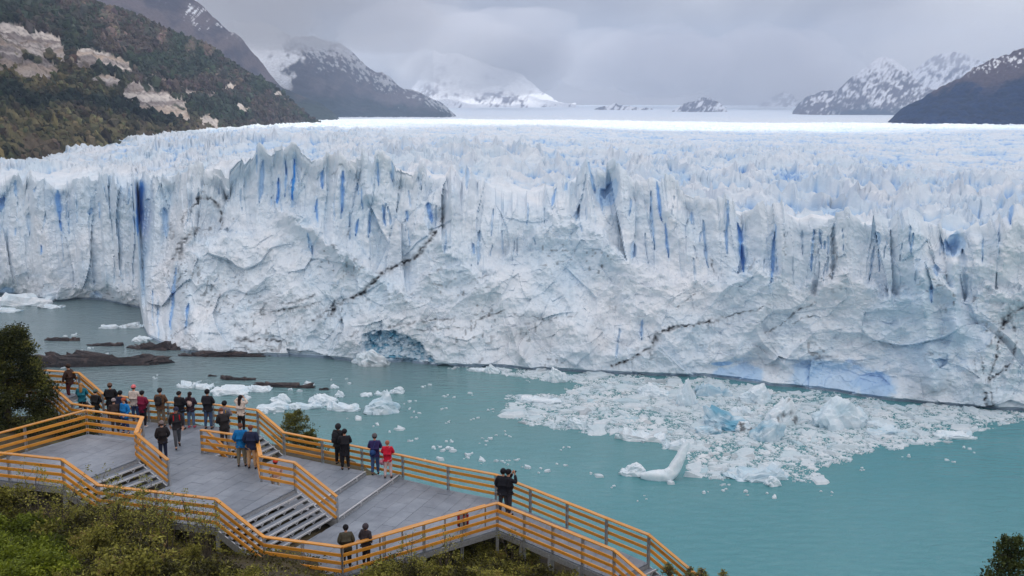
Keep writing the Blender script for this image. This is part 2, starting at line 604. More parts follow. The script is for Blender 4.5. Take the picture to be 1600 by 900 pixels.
blue = np.zeros(T.shape)
dirt_shade = np.zeros(T.shape)
cracks = [(217, 282, 369, 7, -6, .95), (91, 289, 345, 4.5, 4, .8), (95, 340, 362, 2, 3, .8), (458, 245, 310, 3.2, -4, 1), (434, 276, 315, 3, -2, .9), (446, 250, 300, 2, -2, .7),
          (408, 262, 310, 4, -6, .55), (402, 245, 280, 2, 0, .6), (503, 262, 292, 4, 1, .75), (535, 272, 332, 3, -3, .8), (495, 305, 352, 2.2, 2, .8), (613, 257, 284, 3, 0, .55),
          (590, 262, 290, 2, 1, .6), (600, 315, 350, 2.2, 3, .7), (577, 325, 368, 2.5, -2, .6), (558, 338, 366, 2.2, -3, .8), (565, 290, 325, 1.5, 2, .6), (636, 325, 345, 1.8, 0, .7),
          (672, 316, 350, 5, 8, .75), (655, 260, 300, 3, 6, .35), (730, 280, 306, 4, -3, .55), (672, 264, 282, 4, 0, .5), (865, 300, 326, 3.5, -9, .7), (884, 290, 305, 3, -4, .55),
          (902, 318, 350, 2.5, -6, .55), (925, 272, 300, 5, 10, .6), (945, 290, 304, 10, 0, .45), (1030, 284, 345, 3.2, 10, .8), (1042, 345, 400, 2.5, 6, .7), (1020, 300, 390, 2.2, 6, .55),
          (1080, 325, 345, 2.5, 1, .6), (1103, 345, 420, 2.4, 8, .5), (1136, 330, 400, 2.6, -2, .6), (1158, 335, 425, 4.2, 8, .85), (1208, 355, 450, 3.2, -8, .7), (1270, 345, 430, 2.5, -8, .6),
          (1283, 350, 390, 1.8, 5, .5), (1302, 350, 440, 4, -1, .35), (1372, 368, 385, 4, 3, .5), (1362, 385, 440, 2.4, -10, .4), (1422, 360, 395, 1.8, 1, .45), (1487, 360, 398, 9, 6, .42),
          (1579, 330, 352, 4, -1, .75), (1560, 350, 410, 2, -3, .4), (1455, 445, 475, 3, -1, .6), (1463, 412, 432, 5, 1, .5), (1505, 390, 470, 7, 4, .3), (270, 420, 520, 3.4, -9, .75),
          (292, 475, 515, 2.6, -5, .8), (247, 470, 545, 1.6, 0, .55), (238, 455, 510, 1.2, 0, .5), (258, 320, 370, 6, 3, .45), (3, 298, 328, 5, -3, .65), (25, 285, 306, 3, 0, .5),
          (54, 285, 298, 3, 0, .5), (45, 330, 368, 4, 2, .3), (64, 385, 400, 1.8, 0, .8), (142, 322, 335, 4, -4, .5), (155, 312, 340, 2, 0, .5), (202, 290, 320, 2, -2, .5),
          (485, 365, 400, 3, 10, .5), (748, 360, 415, 3.5, -2, .4), (740, 380, 400, 2, 0, .6), (988, 375, 405, 4, -3, .5), (1003, 500, 530, 2.5, -2, .55), (965, 510, 560, 1.6, -6, .4),
          (1085, 400, 440, 2, 0, .3), (1470, 560, 575, 10, 0, .4), (120, 300, 350, 2.0, 2, .35), (185, 330, 380, 1.6, 0, .4), (640, 290, 330, 1.4, 3, .45), (522, 300, 350, 1.5, -1, .45)]
rr = np.random.default_rng(5)
for k in range(60):                                              # narrower ones between them
    x = rr.uniform(0, 1600)
    y0 = np.interp(x, lip_px[:, 0], lip_px[:, 1]) + rr.uniform(12, 85)
    cracks.append((x, y0, y0 + rr.uniform(12, 50), rr.uniform(0.9, 1.9), rr.uniform(-5, 5), rr.uniform(.2, .55)))
for x, y0, y1, w, lean, b in cracks:
    i0, i1 = np.searchsorted(pxc, [x - 40, x + 40])
    sl = (slice(None), slice(i0, i1))
    q = (ppy[sl] - y0) / (y1 - y0)
    wob = 1.1 * vnoise(ppy[sl] / 14.0, ppy[sl] * 0 + x, 61) + 0.25 * vnoise(ppy[sl] / 3.1, ppy[sl] * 0 + x, 62)
    wid = 0.78 * w * np.clip(np.minimum(q * 5 + 0.15, (1 - q) * 3 + 0.05), 0, 1) * (1 + 0.35 * vnoise(ppy[sl] / 6.0, ppy[sl] * 0 + x, 63))
    d = np.abs(ppx[sl] - x - lean * (q - 0.5) * 1.0 - wob)
    core = np.where((q > 0) & (q < 1), sst(1.6, 0.5, d / np.maximum(wid, 0.3)), 0)
    halo = np.where((q > -0.1) & (q < 1.1), np.exp(-(d / (wid * 3.0 + 4.0)) ** 2), 0)
    D[sl] -= core * (0.5 + 0.28 * w)
    blue[sl] = np.maximum(blue[sl], np.maximum(core * b, 0.42 * b * halo))
for x, y, rx, ry, b, wr in [(615, 541, 52, 27, .0, 0), (672, 340, 12, 20, .35, .3), (1155, 588, 44, 17, .56, .3), (1300, 597, 75, 36, .50, .3), (1365, 604, 40, 22, .6, .3), (1130, 570, 20, 5, .7, .3), (945, 300, 22, 16, .5, .4), (230, 440, 14, 50, .2, .5), (560, 300, 60, 50, .16, .5), (1150, 400, 60, 50, .18, .5), (1250, 400, 60, 50, .16, .5), (700, 440, 40, 60, .14, .6), (510, 400, 40, 50, .14, .6), (1400, 450, 50, 90, .2, .5), (900, 400, 50, 50, .14, .6), (1080, 360, 40, 60, .2, .5),
                            (830, 330, 40, 10, .22, .4), (1490, 380, 20, 22, .5, .3), (1510, 500, 40, 70, .28, .5), (1440, 560, 60, 40, .24, .5), (330, 360, 22, 30, .14, .4), (1000, 430, 60, 60, .12, .5),
                            (150, 461, 12, 7, .45, .4), (10, 455, 14, 10, .6, .3), (430, 300, 40, 40, .10, .5), (800, 390, 60, 40, .12, .5), (40, 400, 60, 50, .08, .5)]:
    e = ((ppx - x) / rx) ** 2 + ((ppy - y) / ry) ** 2 + wr * fbm(ppx / 16, ppy / 12, 71, 3)
    blue = np.maximum(blue, b * sst(1.25, 0.5, e))
# the deep blue overturned block at the water line
e = ((ppx - 616 - 0.9 * (ppy - 541)) / 50) ** 2 + ((ppy - 543) / 27) ** 2 + 0.28 * fbm(ppx / 13, ppy / 9, 72, 3)
teal = sst(1.08, 0.82, e)
spk = sst(0.25, 0.75, fbm(ppx / 5.5, ppy / 4.5, 73, 4) + 0.55 - 0.9 * np.exp(-((ppx - 632) / 18) ** 2 - ((ppy - 535) / 14) ** 2))

# dirt bands: thrust planes full of ground rock
for pts, w, st in [
    ([(682, 362), (668, 380), (655, 396), (636, 406), (622, 414), (606, 420), (594, 428), (578, 446), (566, 457), (546, 466)], 3.6, 1.0),
    ([(546, 466), (520, 480), (505, 490), (488, 500)], 2.6, .85), ([(420, 487), (450, 484), (480, 478), (500, 474)], 2.0, .8), ([(440, 478), (475, 470), (490, 464)], 1.4, .55),
    ([(400, 490), (430, 484)], 2.2, .4), ([(522, 470), (520, 492)], 2.6, .9), ([(600, 513), (640, 504), (680, 500), (712, 496)], 1.6, .6), ([(650, 514), (690, 512), (735, 511)], 1.3, .5),
    ([(742, 512), (744, 500), (760, 497), (785, 488)], 1.6, .75), ([(800, 492), (850, 500), (885, 498), (905, 492)], 1.2, .45), ([(955, 568), (975, 562), (1000, 552), (1018, 540), (1028, 522), (1045, 514), (1070, 509), (1100, 507), (1120, 500), (1135, 495)], 2.6, .95),
    ([(1016, 540), (1018, 556)], 4.0, .55), ([(1060, 480), (1085, 460)], 1.5, .6), ([(1135, 494), (1180, 485), (1200, 476)], 1.6, .55), ([(1195, 520), (1225, 502), (1250, 482), (1275, 470)], 1.6, .55),
    ([(1240, 505), (1270, 490)], 1.3, .5), ([(1570, 500), (1578, 488), (1590, 482), (1604, 478)], 3.2, .95), ([(1570, 500), (1566, 512)], 3.0, .8), ([(1582, 500), (1585, 514)], 2.2, .7),
    ([(1562, 528), (1556, 560), (1548, 590)], 2.0, .8), ([(1588, 535), (1582, 560)], 1.8, .7), ([(1548, 592), (1570, 578), (1578, 568)], 2.0, .8), ([(1540, 612), (1542, 632)], 3.0, .85), ([(1549, 610), (1550, 630)], 2.0, .7),
    ([(1535, 640), (1550, 634), (1556, 628)], 3.0, .9), ([(1534, 555), (1536, 585)], 1.4, .6), ([(1523, 560), (1524, 580)], 1.0, .45), ([(690, 340), (687, 356)], 2.0, .8), ([(692, 318), (688, 335)], 1.4, .6),
    ([(300, 322), (312, 308), (330, 306), (342, 312), (346, 335), (345, 352)], 2.4, .8), ([(300, 322), (286, 340), (283, 352)], 1.8, .6), ([(318, 300), (322, 282)], 1.4, .5), ([(352, 285), (353, 298)], 1.5, .6),
    ([(308, 360), (293, 372), (282, 385), (270, 402)], 4.5, .8), ([(280, 385), (283, 402)], 5.0, .65), ([(268, 400), (262, 415)], 4.0, .5), ([(305, 355), (330, 350)], 1.6, .45), ([(266, 350), (270, 372)], 3.5, .45),
    ([(280, 425), (278, 450)], 2.0, .6), ([(1274, 350), (1272, 395)], 1.8, .35), ([(1300, 360), (1306, 400), (1298, 430)], 3.5, .45), ([(1225, 370), (1226, 400)], 1.6, .4), ([(1110, 400), (1116, 425)], 2.0, .55), ([(1180, 400), (1168, 425)], 1.2, .4),
    ([(890, 340), (898, 352)], 1.5, .55), ([(905, 320), (900, 348)], 1.4, .5), ([(536, 265), (520, 275)], 1.6, .4), ([(548, 345), (545, 362)], 1.4, .4), ([(370, 528), (400, 531), (440, 530)], 2.4, .85),
    ([(380, 540), (400, 548), (430, 545)], 2.4, .6), ([(400, 532), (430, 540)], 1.8, .5), ([(230, 546), (290, 550), (360, 557), (425, 557)], 3.0, .85), ([(300, 545), (380, 552)], 3, .5), ([(560, 515), (548, 524)], 2.0, .55),
    ([(440, 530), (450, 524)], 1.4, .5), ([(735, 445), (740, 438), (765, 433)], 1.2, .4), ([(672, 446), (690, 449)], 1.2, .45), ([(1450, 612), (1490, 606)], 5, .25), ([(1275, 562), (1310, 558)], 4, .25),
]:
    xs0, xs1 = min(q[0] for q in pts) - 30, max(q[0] for q in pts) + 30
    i0, i1 = np.searchsorted(pxc, [xs0 - 25, xs1 + 25])
    sv = ppx, ppy
    ppx, ppy = sv[0][:, i0:i1], sv[1][:, i0:i1]
    wv = 2.4 * fbm(ppx / 7, ppy / 7, 81, 3)
    ppx2, ppy2 = ppx, ppy
    ppx, ppy = ppx + wv, ppy + 2.4 * fbm(ppx / 7 + 9, ppy / 7, 82, 3)
    d, al = seg_dist(pts)
    # streaks that run down from the band
    below = np.exp(-np.clip(ppy2 - np.interp(ppx2, sorted(q[0] for q in pts), [q[1] for q in sorted(pts)]), 0, 99) / 9.0) * (d < 22) * (ppy2 > np.interp(ppx2, sorted(q[0] for q in pts), [q[1] for q in sorted(pts)]))
    strk = sst(0.35, 0.8, vnoise(ppx2 / 1.7, ppy2 / 30, 83)) * below * 0.55 * st * (0.3 if w < 2 else 1)
    core = np.exp(-(d / (w * (0.65 + 0.55 * np.clip(vnoise(ppx2 / 8, ppy2 / 8, 84) + 0.5, 0, 2)))) ** 2) * st * np.clip(0.75 + 0.7 * vnoise(ppx2 / 4, ppy2 / 3, 85), 0.15, 1.25)
    ppx, ppy = sv
    dirt_shade[:, i0:i1] = np.maximum(dirt_shade[:, i0:i1], np.maximum(core, strk))
    D[:, i0:i1] -= 0.6 * np.clip(core, 0, 1)
gr = fbm(s_ / 9, z_ / 7, 91, 4)
dirt_shade = np.maximum(dirt_shade, 0.13 * (1 - U) * sst(0.35, 1.0, gr) * sst(0.6, 0.1, T))          # thin grey silt over the lower slope
speck = sst(0.62, 0.75, vnoise(s_ / 0.9, z_ / 0.8, 92)) * sst(0.1, 0.7, fbm(s_ / 14, z_ / 10, 93, 2)) * (1 - U)
dirt_shade = np.maximum(dirt_shade, 0.5 * speck)
dirt_shade = np.clip(dirt_shade, 0, 1)
blue = np.maximum(blue, 0.22 * U * groove)
blue = np.maximum(blue, 0.07 * U)
blue = np.maximum(blue, 0.19 * U * sst(0.1, 0.9, fbm(s_ / 13, z_ / 26, 94, 3) + 0.3))
blue = blue * (1 - teal)
tealc = teal * (0.42 + 0.55 * np.clip(spk, 0, 1)) * np.clip(0.75 + 0.4 * fbm(ppx / 9, ppy / 6, 75, 3), 0.2, 1)
dirt_shade = dirt_shade * (1 - teal)

D -= 2.0 * teal + 1.0 * teal * np.clip(spk, 0, 1)
D += 0.9 * teal * facets(s_ / 2.4, z_ / 2.0, 74, 1.2)[0]
# undercut at the water line: wet blue ice with its dark shade painted in
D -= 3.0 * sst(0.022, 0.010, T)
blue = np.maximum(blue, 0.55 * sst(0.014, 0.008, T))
dirt_shade = np.maximum(dirt_shade, 0.62 * sst(0.012, 0.007, T))
fade = sst(1.0, 0.9, T) * 0.75 + 0.25
D *= np.clip(0.35 + 6 * np.clip(T, 0, 1), 0, 1)

# outward is back towards the lake, along the line of the column
nrm = 1.0 / np.sqrt(1 + kcol ** 2)
Yd = Yf - D * fade * nrm
Xd = KC * Yd
Zd = Zf + 0.25 * D * sst(0.0, 0.3, T) * sst(1.0, 0.8, T)
spire = facets(Xf / 5.2, Yf / 400, 33, 0.7)[0] * 2.6 + facets(Xf / 2.3, Yf / 400, 34, 0.7)[0] * 1.5
spire = spire + 5.0 * (prow[-1] - 0.5) * (0.35 + ph2[-1]) * sst(0.0, 0.3, U[-1])
Zd += spire * sst(0.80, 1.0, T)

# --- the surface behind the front
J = np.arange(1, NP + 1)[:, None] / NP
Ysm = np.array([Yl[max(0, i - 45):i + 46].max() for i in range(NC)])
Ysm = np.maximum(np.convolve(np.pad(Ysm, 30, 'edge'), np.ones(61) / 61, 'valid'), Yl)
Yp = Ysm * (6600.0 / Ysm) ** (J ** 1.15) + (Yl - Ysm) * np.exp(-(J * NP / 12.0))
Xp = kcol * Yp
tab = {0: ([0, 400, 430, 600, 900, 2000, 4000, 7000], [50, 50, 52, 56, 60, 66, 71, 150]),
       1: ([0, 320, 400, 500, 700, 1000, 2000, 4000, 7000], [56, 56, 58, 60.5, 61.5, 63.5, 67.5, 72, 152]),
       2: ([0, 270, 300, 400, 600, 1000, 1500, 2600, 4000, 7000], [41, 41, 43.5, 47.5, 51.5, 56.5, 60.5, 65.5, 71, 150])}
z0, z1, z2 = [np.interp(Yp, *tab[k]) for k in (0, 1, 2)]
w01, w12 = sst(180, 420, pxc), sst(620, 1150, pxc)
zp = (z0 * (1 - w01) + z1 * w01) * (1 - w12) + z2 * w12
back = Yp - Yl
near = np.exp(-(back / 16.0) ** 1.3)
zp = zp + (zl - zp[0]) * near
grow = sst(2, 26, back)
wxp = 9 * fbm(Xp / 60, Yp / 60, 111, 3)
wyp = 9 * fbm(Xp / 60, Yp / 60, 112, 3)
# crevasses run across the flow, the blocks between them lean
q1 = (Xp * 0.80 + Yp * 0.60 + wxp) / 15.0
q2 = (-Xp * 0.60 + Yp * 0.80 + wyp) / 9.0
def rdg(u, v, sd_, k=2.0):
    return (1 - np.abs(vnoise(u, v, sd_))) ** k


pa = rdg(q1 * 0.95, q2 * 0.42, 121, 2.6) - 0.45
pb = rdg((Xp + 0.6 * wxp) / 6.5, (Yp + 0.6 * wyp) / 9.0, 122, 2.4) - 0.45
pc2 = rdg((Xp * 0.7 - Yp * 0.7 + 0.3 * wxp) / 2.6, (Yp * 0.7 + Xp * 0.7) / 4.0, 126, 2.0) - 0.5
fa, ea = facets(q1 * 1.3, q2 * 1.1, 125, 0.9)
sw = fbm(Xp / 150, Yp / 110, 123, 3)
big = rdg((Xp * 0.75 + Yp * 0.66 + wxp) / 60, (Yp * 0.75 - Xp * 0.66) / 190, 127, 2.0) - 0.5
amp = 0.6 + 0.6 * sst(-0.5, 0.8, sw)
cut = np.exp(-(ea / 0.10) ** 2)
calm = 0.85 - 0.38 * sst(100, 420, back) - 0.20 * sst(420, 1000, back)
zp2 = zp + grow * calm * (amp * (6.2 * pa + 3.8 * pb + 1.3 * pc2 + 1.3 * fa - 1.5 * cut) + 5.0 * big * sst(15, 90, back) + 3.0 * sw * sst(30, 150, back))
zp2 += (1 - grow) * (spire[-1] * np.exp(-back / 3.0))
far_flat = sst(1500, 3500, Yp)
zp2 = zp2 * (1 - 0.55 * far_flat) + zp * 0.55 * far_flat
low = 6.2 * pa + 3.6 * pb - 1.2 * cut
bp = grow * (0.36 * sst(0.3, -3.0, low) + 0.30 * cut * sst(1.0, -2.0, low) + 0.12 + 0.08 * w12)
bp *= 1 - sst(900, 1800, Yp) * 0.8  # shaded near ice painted bluer, the sunlit strip beyond left whiter
dp = 0.085 * grow * (1 - sst(450, 1000, Yp)) + 0.16 * sst(0.5, 1.1, fbm(Xp / 22, Yp / 16, 131, 4)) * np.exp(-back / 120)  # near plateau greyed to stand for cloud shade, plus patches of dust

V = np.concatenate([np.stack([Xd, Yd, Zd], -1).reshape(-1, 3), np.stack([Xp, Yp, zp2], -1).reshape(-1, 3)])
att = {'teal': np.concatenate([tealc.ravel(), np.zeros(bp.size)]), 'blue': np.concatenate([blue.ravel(), bp.ravel()]), 'dirt_shade': np.concatenate([dirt_shade.ravel(), dp.ravel()])}
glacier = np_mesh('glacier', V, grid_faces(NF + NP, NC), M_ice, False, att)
tag(glacier, kind='structure')


# ================================================================== SETTING: mountains and hills
def slope(name, ridge, base, d_base, d_ridge, mat, nx, ny, amp=1.0, scale=60.0, paint=None, prof=1.0, seed=200, bumps=None, back=0.35, z_base=None):
    """a hillside rising from a base line to a ridge line, both measured off the photo, with its far side falling away"""
    ridge, base = np.array(ridge, float), np.array(base, float)
    x0, x1 = ridge[0, 0], ridge[-1, 0]
    px = np.linspace(x0, x1, nx)
    k = (px - 800) / F / (CP + (450 - HORIZON) / F * SP)
    db = d_base(px) if callable(d_base) else np.full(nx, float(d_base))
    dr = d_ridge(px) if callable(d_ridge) else np.full(nx, float(d_ridge))
    zb = CAM_H + dz_at(np.interp(px, base[:, 0], base[:, 1]), db) - 6
    zr = CAM_H + dz_at(np.interp(px, ridge[:, 0], ridge[:, 1]), dr)
    zr = np.maximum(zr, zb + 1)
    nb = max(6, ny // 6)
    v = np.concatenate([np.linspace(0, 1, ny), 1 + np.linspace(0, back, nb + 1)[1:]])[:, None]
    vc = np.clip(v, 0, 1)
    Y = db + (dr - db) * v
    Z = zb + (zr - zb) * (vc ** prof) - (zr - zb) * np.clip(v - 1, 0, 9) * 1.2
    X = k * Y
    h = (zr - zb)
    en = np.minimum(1, np.minimum(vc * 4, 1)) * sst(0, 40, h)
    g = fbm(X / scale, (Y + Z * 1.5) / scale, seed, 6, 0.52)
    rd = 1 - 2 * np.abs(vnoise((X + 0.5 * Y) / (scale * 1.6), Z / (scale * 2.6), seed + 31))
    gl = 1 - 2 * np.abs(vnoise((X * 0.9 + 0.3 * Z) / (scale * 0.42), Z / (scale * 2.2), seed + 37))
    Z = Z + en * amp * (0.55 * g + 0.35 * rd + 0.25 * gl) * sst(0.0, 0.2, 1.25 - np.abs(v - 0.25) * 0.6)
    qx, qy = project(X, Y, Z)
    col = paint(X, Y, Z, qx, qy, vc)
    if bumps is not None:
        dzb = bumps(X, Y, Z, qx, qy, vc)
        Z = Z + dzb
    o = np_mesh(name, np.stack([X, Y, Z], -1).reshape(-1, 3), grid_faces(len(v), nx), mat, True, {'tint': col.reshape(-1, 3)})
    slope.last = X, Y, Z, col, qx, qy, vc
    return tag(o, kind='structure')


m, t, p = material('hill_ground')
a = attr(t, 'tint')
nn = noise(t, 0.16, 6, 0.65)
rn = ramp(t, [(0.3, (0.72, 0.72, 0.72)), (0.7, (1.25, 1.25, 1.25))])
t.links.new(nn.outputs['Fac'], rn.inputs[0])
t.links.new(mixc(t, 1.0, a.outputs['Color'], rn.outputs[0], 'MULTIPLY'), p.inputs['Base Color'])
p.inputs['Roughness'].default_value = 0.95
p.inputs['Specular IOR Level'].default_value = 0.1
bump(t, p, nn.outputs['Fac'], 0.7, 3.0)
M_hill = m


def lerp3(a, b, w):
    return a + (b - a) * w[..., None]


ROCKS = [[(-60, 40), (0, 36), (30, 40), (60, 50), (85, 60), (104, 70), (104, 106), (80, 96), (40, 94), (20, 108), (-60, 112)],
         [(114, 80), (140, 78), (170, 84), (205, 104), (215, 114), (190, 112), (165, 104), (120, 112)],
         [(12, 118), (40, 96), (70, 94), (98, 112), (100, 122), (70, 128), (30, 124)], [(130, 132), (150, 118), (180, 118), (190, 130), (182, 140), (150, 140)],
         [(192, 150), (200, 130), (225, 130), (255, 142), (272, 152), (296, 165), (296, 190), (270, 186), (250, 176), (220, 168), (196, 160)],
         [(310, 185), (325, 175), (342, 190), (338, 205), (316, 200)], [(368, 168), (382, 160), (398, 172), (392, 182), (372, 178)], [(425, 152), (440, 146), (452, 156), (440, 160)],
         [(345, 140), (358, 132), (372, 138), (362, 146)], [(280, 140), (300, 140), (318, 150), (300, 152)], [(232, 118), (262, 124), (274, 132), (250, 130)], [(326, 150), (332, 142), (345, 144), (330, 156)]]


def in_poly(qx, qy, poly):
    r = np.zeros(qx.shape, bool)
    n = len(poly)
    for i in range(n):
        (x0, y0), (x1, y1) = poly[i], poly[(i + 1) % n]
        c = ((y0 > qy) != (y1 > qy)) & (qx < (x1 - x0) * (qy - y0) / (y1 - y0 + 1e-9) + x0)
        r ^= c
    return r


def rock_mask(qx, qy):
    wx_ = 5 * fbm(qx / 16, qy / 12, 301, 3)
    wy_ = 4 * fbm(qx / 14 + 7, qy / 14, 302, 3)
    r = np.zeros(qx.shape, bool)
    for pl in ROCKS:
        r |= in_poly(qx + wx_, qy + wy_, pl)
    return r


def paint_left(X, Y, Z, qx, qy, v):
    global _rock, _shr
    rock = rock_mask(qx, qy)
    f1, f2, h1, h2, ox, oy = worley(X / 4.6, (Y * 0.6 + Z * 1.2) / 4.6, 311)
    _rock, _shr = rock, np.clip(0.75 - f1, 0, 1) * (0.4 + h1)
    zone = fbm(qx / 60, qy / 34, 312, 4)
    green = np.array(srgb(84, 84, 60))
    olive = np.array(srgb(108, 100, 70))
    dark = np.array(srgb(44, 52, 44))
    brown = np.array(srgb(96, 86, 70))
    red = np.array(srgb(66, 60, 57))
    c = lerp3(np.broadcast_to(green, X.shape + (3,)), np.broadcast_to(olive, X.shape + (3,)), h1)
    c = lerp3(c, np.broadcast_to(brown, X.shape + (3,)), sst(-0.1, 0.5, zone + 0.9 * (h2 - 0.5) + 0.0022 * (qx - 210) + 0.004 * (qy - 200)))
    upper = sst(40, -30, qy - (60 + 0.42 * qx) + 16 * zone)                 # dark wood on the shoulder
    c = lerp3(c, lerp3(np.broadcast_to(dark, X.shape + (3,)), np.broadcast_to(red, X.shape + (3,)), sst(0.1, 0.9, zone + h2 - 0.25)), upper)
    band = np.exp(-((qy - (150 + 0.12 * qx) + 8 * zone) / 17) ** 2) * sst(330, 250, qx)
    c = lerp3(c, np.broadcast_to(dark * 0.9, X.shape + (3,)), np.clip(1.2 * band, 0, 1))
    c = c * (0.45 + 1.05 * h1[..., None] * (1 - 0.3 * h2[..., None]))
    scree = sst(0.35, 0.8, fbm(qx / 26 + 0.02 * qy, qy / 30, 313, 3) + sst(40, 10, qy) * 0.5) * sst(60, 25, qy - 0.16 * qx) * sst(90, 180, qx)
    c = lerp3(c, np.broadcast_to(np.array(srgb(112, 98, 92)), X.shape + (3,)), np.clip(scree, 0, 1) * 0.6)
    beach = sst(0.05, 0.03, v) * sst(100, 260, qx)
    c = lerp3(c, np.broadcast_to(np.array(srgb(168, 148, 130)), X.shape + (3,)), beach * 0.8)
    rk = np.array(srgb(178, 171, 166))
    g = fbm(X / 9, Z / 7, 314, 5)
    rc = lerp3(np.broadcast_to(rk, X.shape + (3,)), np.broadcast_to(np.array(srgb(122, 114, 112)), X.shape + (3,)), sst(0.0, 0.7, g))
    rc = lerp3(rc, np.broadcast_to(np.array(srgb(150, 132, 114)), X.shape + (3,)), sst(0.0, 0.8, fbm(X / 14, Z / 9, 316, 3)) * 0.6)
    crk = np.exp(-(worley(X / 9 + 0.4 * g, Y / 13 + Z / 9, 318)[1] - worley(X / 9 + 0.4 * g, Y / 13 + Z / 9, 318)[0]) / 0.07)
    rc = rc * (1 - 0.55 * crk[..., None])
    tuft = sst(0.6, 0.85, fbm(X / 10, Y / 14, 317, 4))
    rc = lerp3(rc, c, tuft)
    c = np.where(rock[..., None], rc, c)
    return c


def bump_left(X, Y, Z, qx, qy, v):
    crag = 3.2 * facets(X / 17, Z / 11, 321, 1.1)[0] + 1.6 * facets(X / 6, Z / 4, 322, 1.1)[0]
    return np.where(_rock, 0.35 * crag + 1.6 * fbm(X / 6, Y / 8, 323, 4), _shr * 6.0) * sst(0, 0.06, v) * sst(1.02, 0.99, v) + 0


left_d = lambda px: np.interp(px, [-200, 0, 150, 300, 400, 490, 560], [440, 520, 640, 860, 1060, 1330, 1500])
left_r = lambda px: np.interp(px, [-200, 0, 150, 300, 400, 490, 560], [1000, 1020, 1100, 1220, 1320, 1460, 1560])
slope('hill', [(-200, -190), (-80, -130), (0, -85), (80, -35), (150, -4), (190, 12), (230, 30), (262, 48), (300, 64), (330, 76), (362, 98), (400, 122), (430, 138), (455, 160), (480, 184), (500, 197)],
      [(-200, 268), (0, 249), (60, 249), (130, 244), (200, 240), (260, 234), (320, 222), (360, 214), (400, 208), (440, 204), (490, 200), (500, 199)],
      left_d, left_r, M_hill, 620, 330, 6, 90, paint_left, 0.92, 210, bump_left)

# bushes and small trees all over that hill
X, Y, Z, c_, qx, qy, vc = slope.last
vc = np.broadcast_to(vc, X.shape)
ok = (~_rock) & (vc < 0.97) & (vc > 0.02) & (qx > -40) & (qy > -30)
g = np.random.default_rng(401)
pr = ok.ravel() * (1.0 + 1.2 * sst(-0.2, 0.5, fbm(qx / 22, qy / 16, 324, 3))).ravel() * (0.35 + 0.65 * sst(0.05, 0.5, vc).ravel())
idx = g.choice(X.size, 21000, p=pr / pr.sum())
bm = bmesh.new()
bmesh.ops.create_icosphere(bm, subdivisions=1, radius=1)
bv = np.array([q.co[:] for q in bm.verts])
bf = np.array([[q.index for q in fc.verts] for fc in bm.faces])
bm.free()
k_ = len(idx)
sz = np.exp(g.normal(math.log(1.3), 0.40, k_))
sc = np.stack([sz, sz, sz * g.uniform(0.7, 1.5, k_)], -1)
P = bv[None] * (1 + 0.32 * g.normal(size=(k_, 12, 1))) * sc[:, None] + np.stack([X.ravel()[idx], Y.ravel()[idx], Z.ravel()[idx] + 0.3 * sz], -1)[:, None]
tn = np.clip(c_.reshape(-1, 3)[idx] * np.exp(g.normal(-0.08, 0.26, (k_, 1))) * (1 + 0.08 * g.normal(size=(k_, 3))), 0.008, 0.4)
hb = np_mesh('hillside_scrub', P.reshape(-1, 3), (bf[None] + (np.arange(k_) * 12)[:, None, None]).reshape(-1, 3), M_hill, False, {'tint': np.repeat(tn, 12, axis=0)})
tag(hb, kind='stuff')


def paint_ridge(X, Y, Z, qx, qy, v):
    z = fbm(qx / 30, qy / 30, 331, 4)
    c = lerp3(np.broadcast_to(np.array(srgb(100, 90, 92)), X.shape + (3,)), np.broadcast_to(np.array(srgb(70, 65, 74)), X.shape + (3,)), sst(-0.5, 0.5, z))
    forest = sst(-14, 14, qy - (118 + 0.17 * (qx - 300)) + 10 * z)
    c = lerp3(c, np.broadcast_to(np.array(srgb(44, 54, 54)), X.shape + (3,)), forest)
    str_ = fbm((qx + 0.75 * qy) / 2.6, (qy - qx * 0.3) / 9, 332, 3)
    snow = sst(0.25, 0.6, str_ + 0.7 * vnoise(qx / 20, qy / 12, 333) - 0.011 * np.abs(qy - (0.60 * (qx - 300) + 14)) * 4 + 0.1)
    snow *= sst(400, 340, qx) * sst(70, 40, qy)
    return lerp3(c, np.broadcast_to(np.array((0.8, 0.82, 0.85)), X.shape + (3,)), snow)


slope('mountain', [(60, -160), (150, -110), (230, -45), (270, -14), (292, 2), (312, 17), (330, 32), (352, 46), (372, 60), (388, 84), (410, 106), (440, 130), (470, 146), (500, 164), (530, 186), (560, 198)],
      [(60, 200), (430, 200), (500, 199), (560, 199)], 1750, 2350, M_hill, 300, 170, 30, 190, paint_ridge, 0.95, 230)


def paint_snowy(X, Y, Z, qx, qy, v):
    z = fbm(qx / 26, qy / 22, 341, 5)
    c = lerp3(np.broadcast_to(np.array(srgb(96, 90, 94)), X.shape + (3,)), np.broadcast_to(np.array(srgb(70, 68, 76)), X.shape + (3,)), sst(-0.5, 0.6, z))
    forest = sst(-12, 12, qy - (158 + 0.06 * (qx - 560)) + 9 * z)
    c = lerp3(c, np.broadcast_to(np.array(srgb(42, 54, 58)), X.shape + (3,)), forest)
    snow = sst(0.1, -0.25, (qx - 470) / 70 + 0.55 * z + 0.4 * sst(70, 30, qy) * 0) * sst(150, 120, qy + 8 * z)
    top = sst(0.0, 0.5, 0.8 * fbm((qx - qy) / 3.2, (qx + qy) / 7, 342, 4) + 0.6 * z - (qy - (38 + 0.42 * (qx - 420))) / 26 + 0.55)
    snow = np.maximum(snow, 0.45 * top)
    return lerp3(c, np.broadcast_to(np.array((0.74, 0.77, 0.80)), X.shape + (3,)), np.clip(snow, 0, 1))


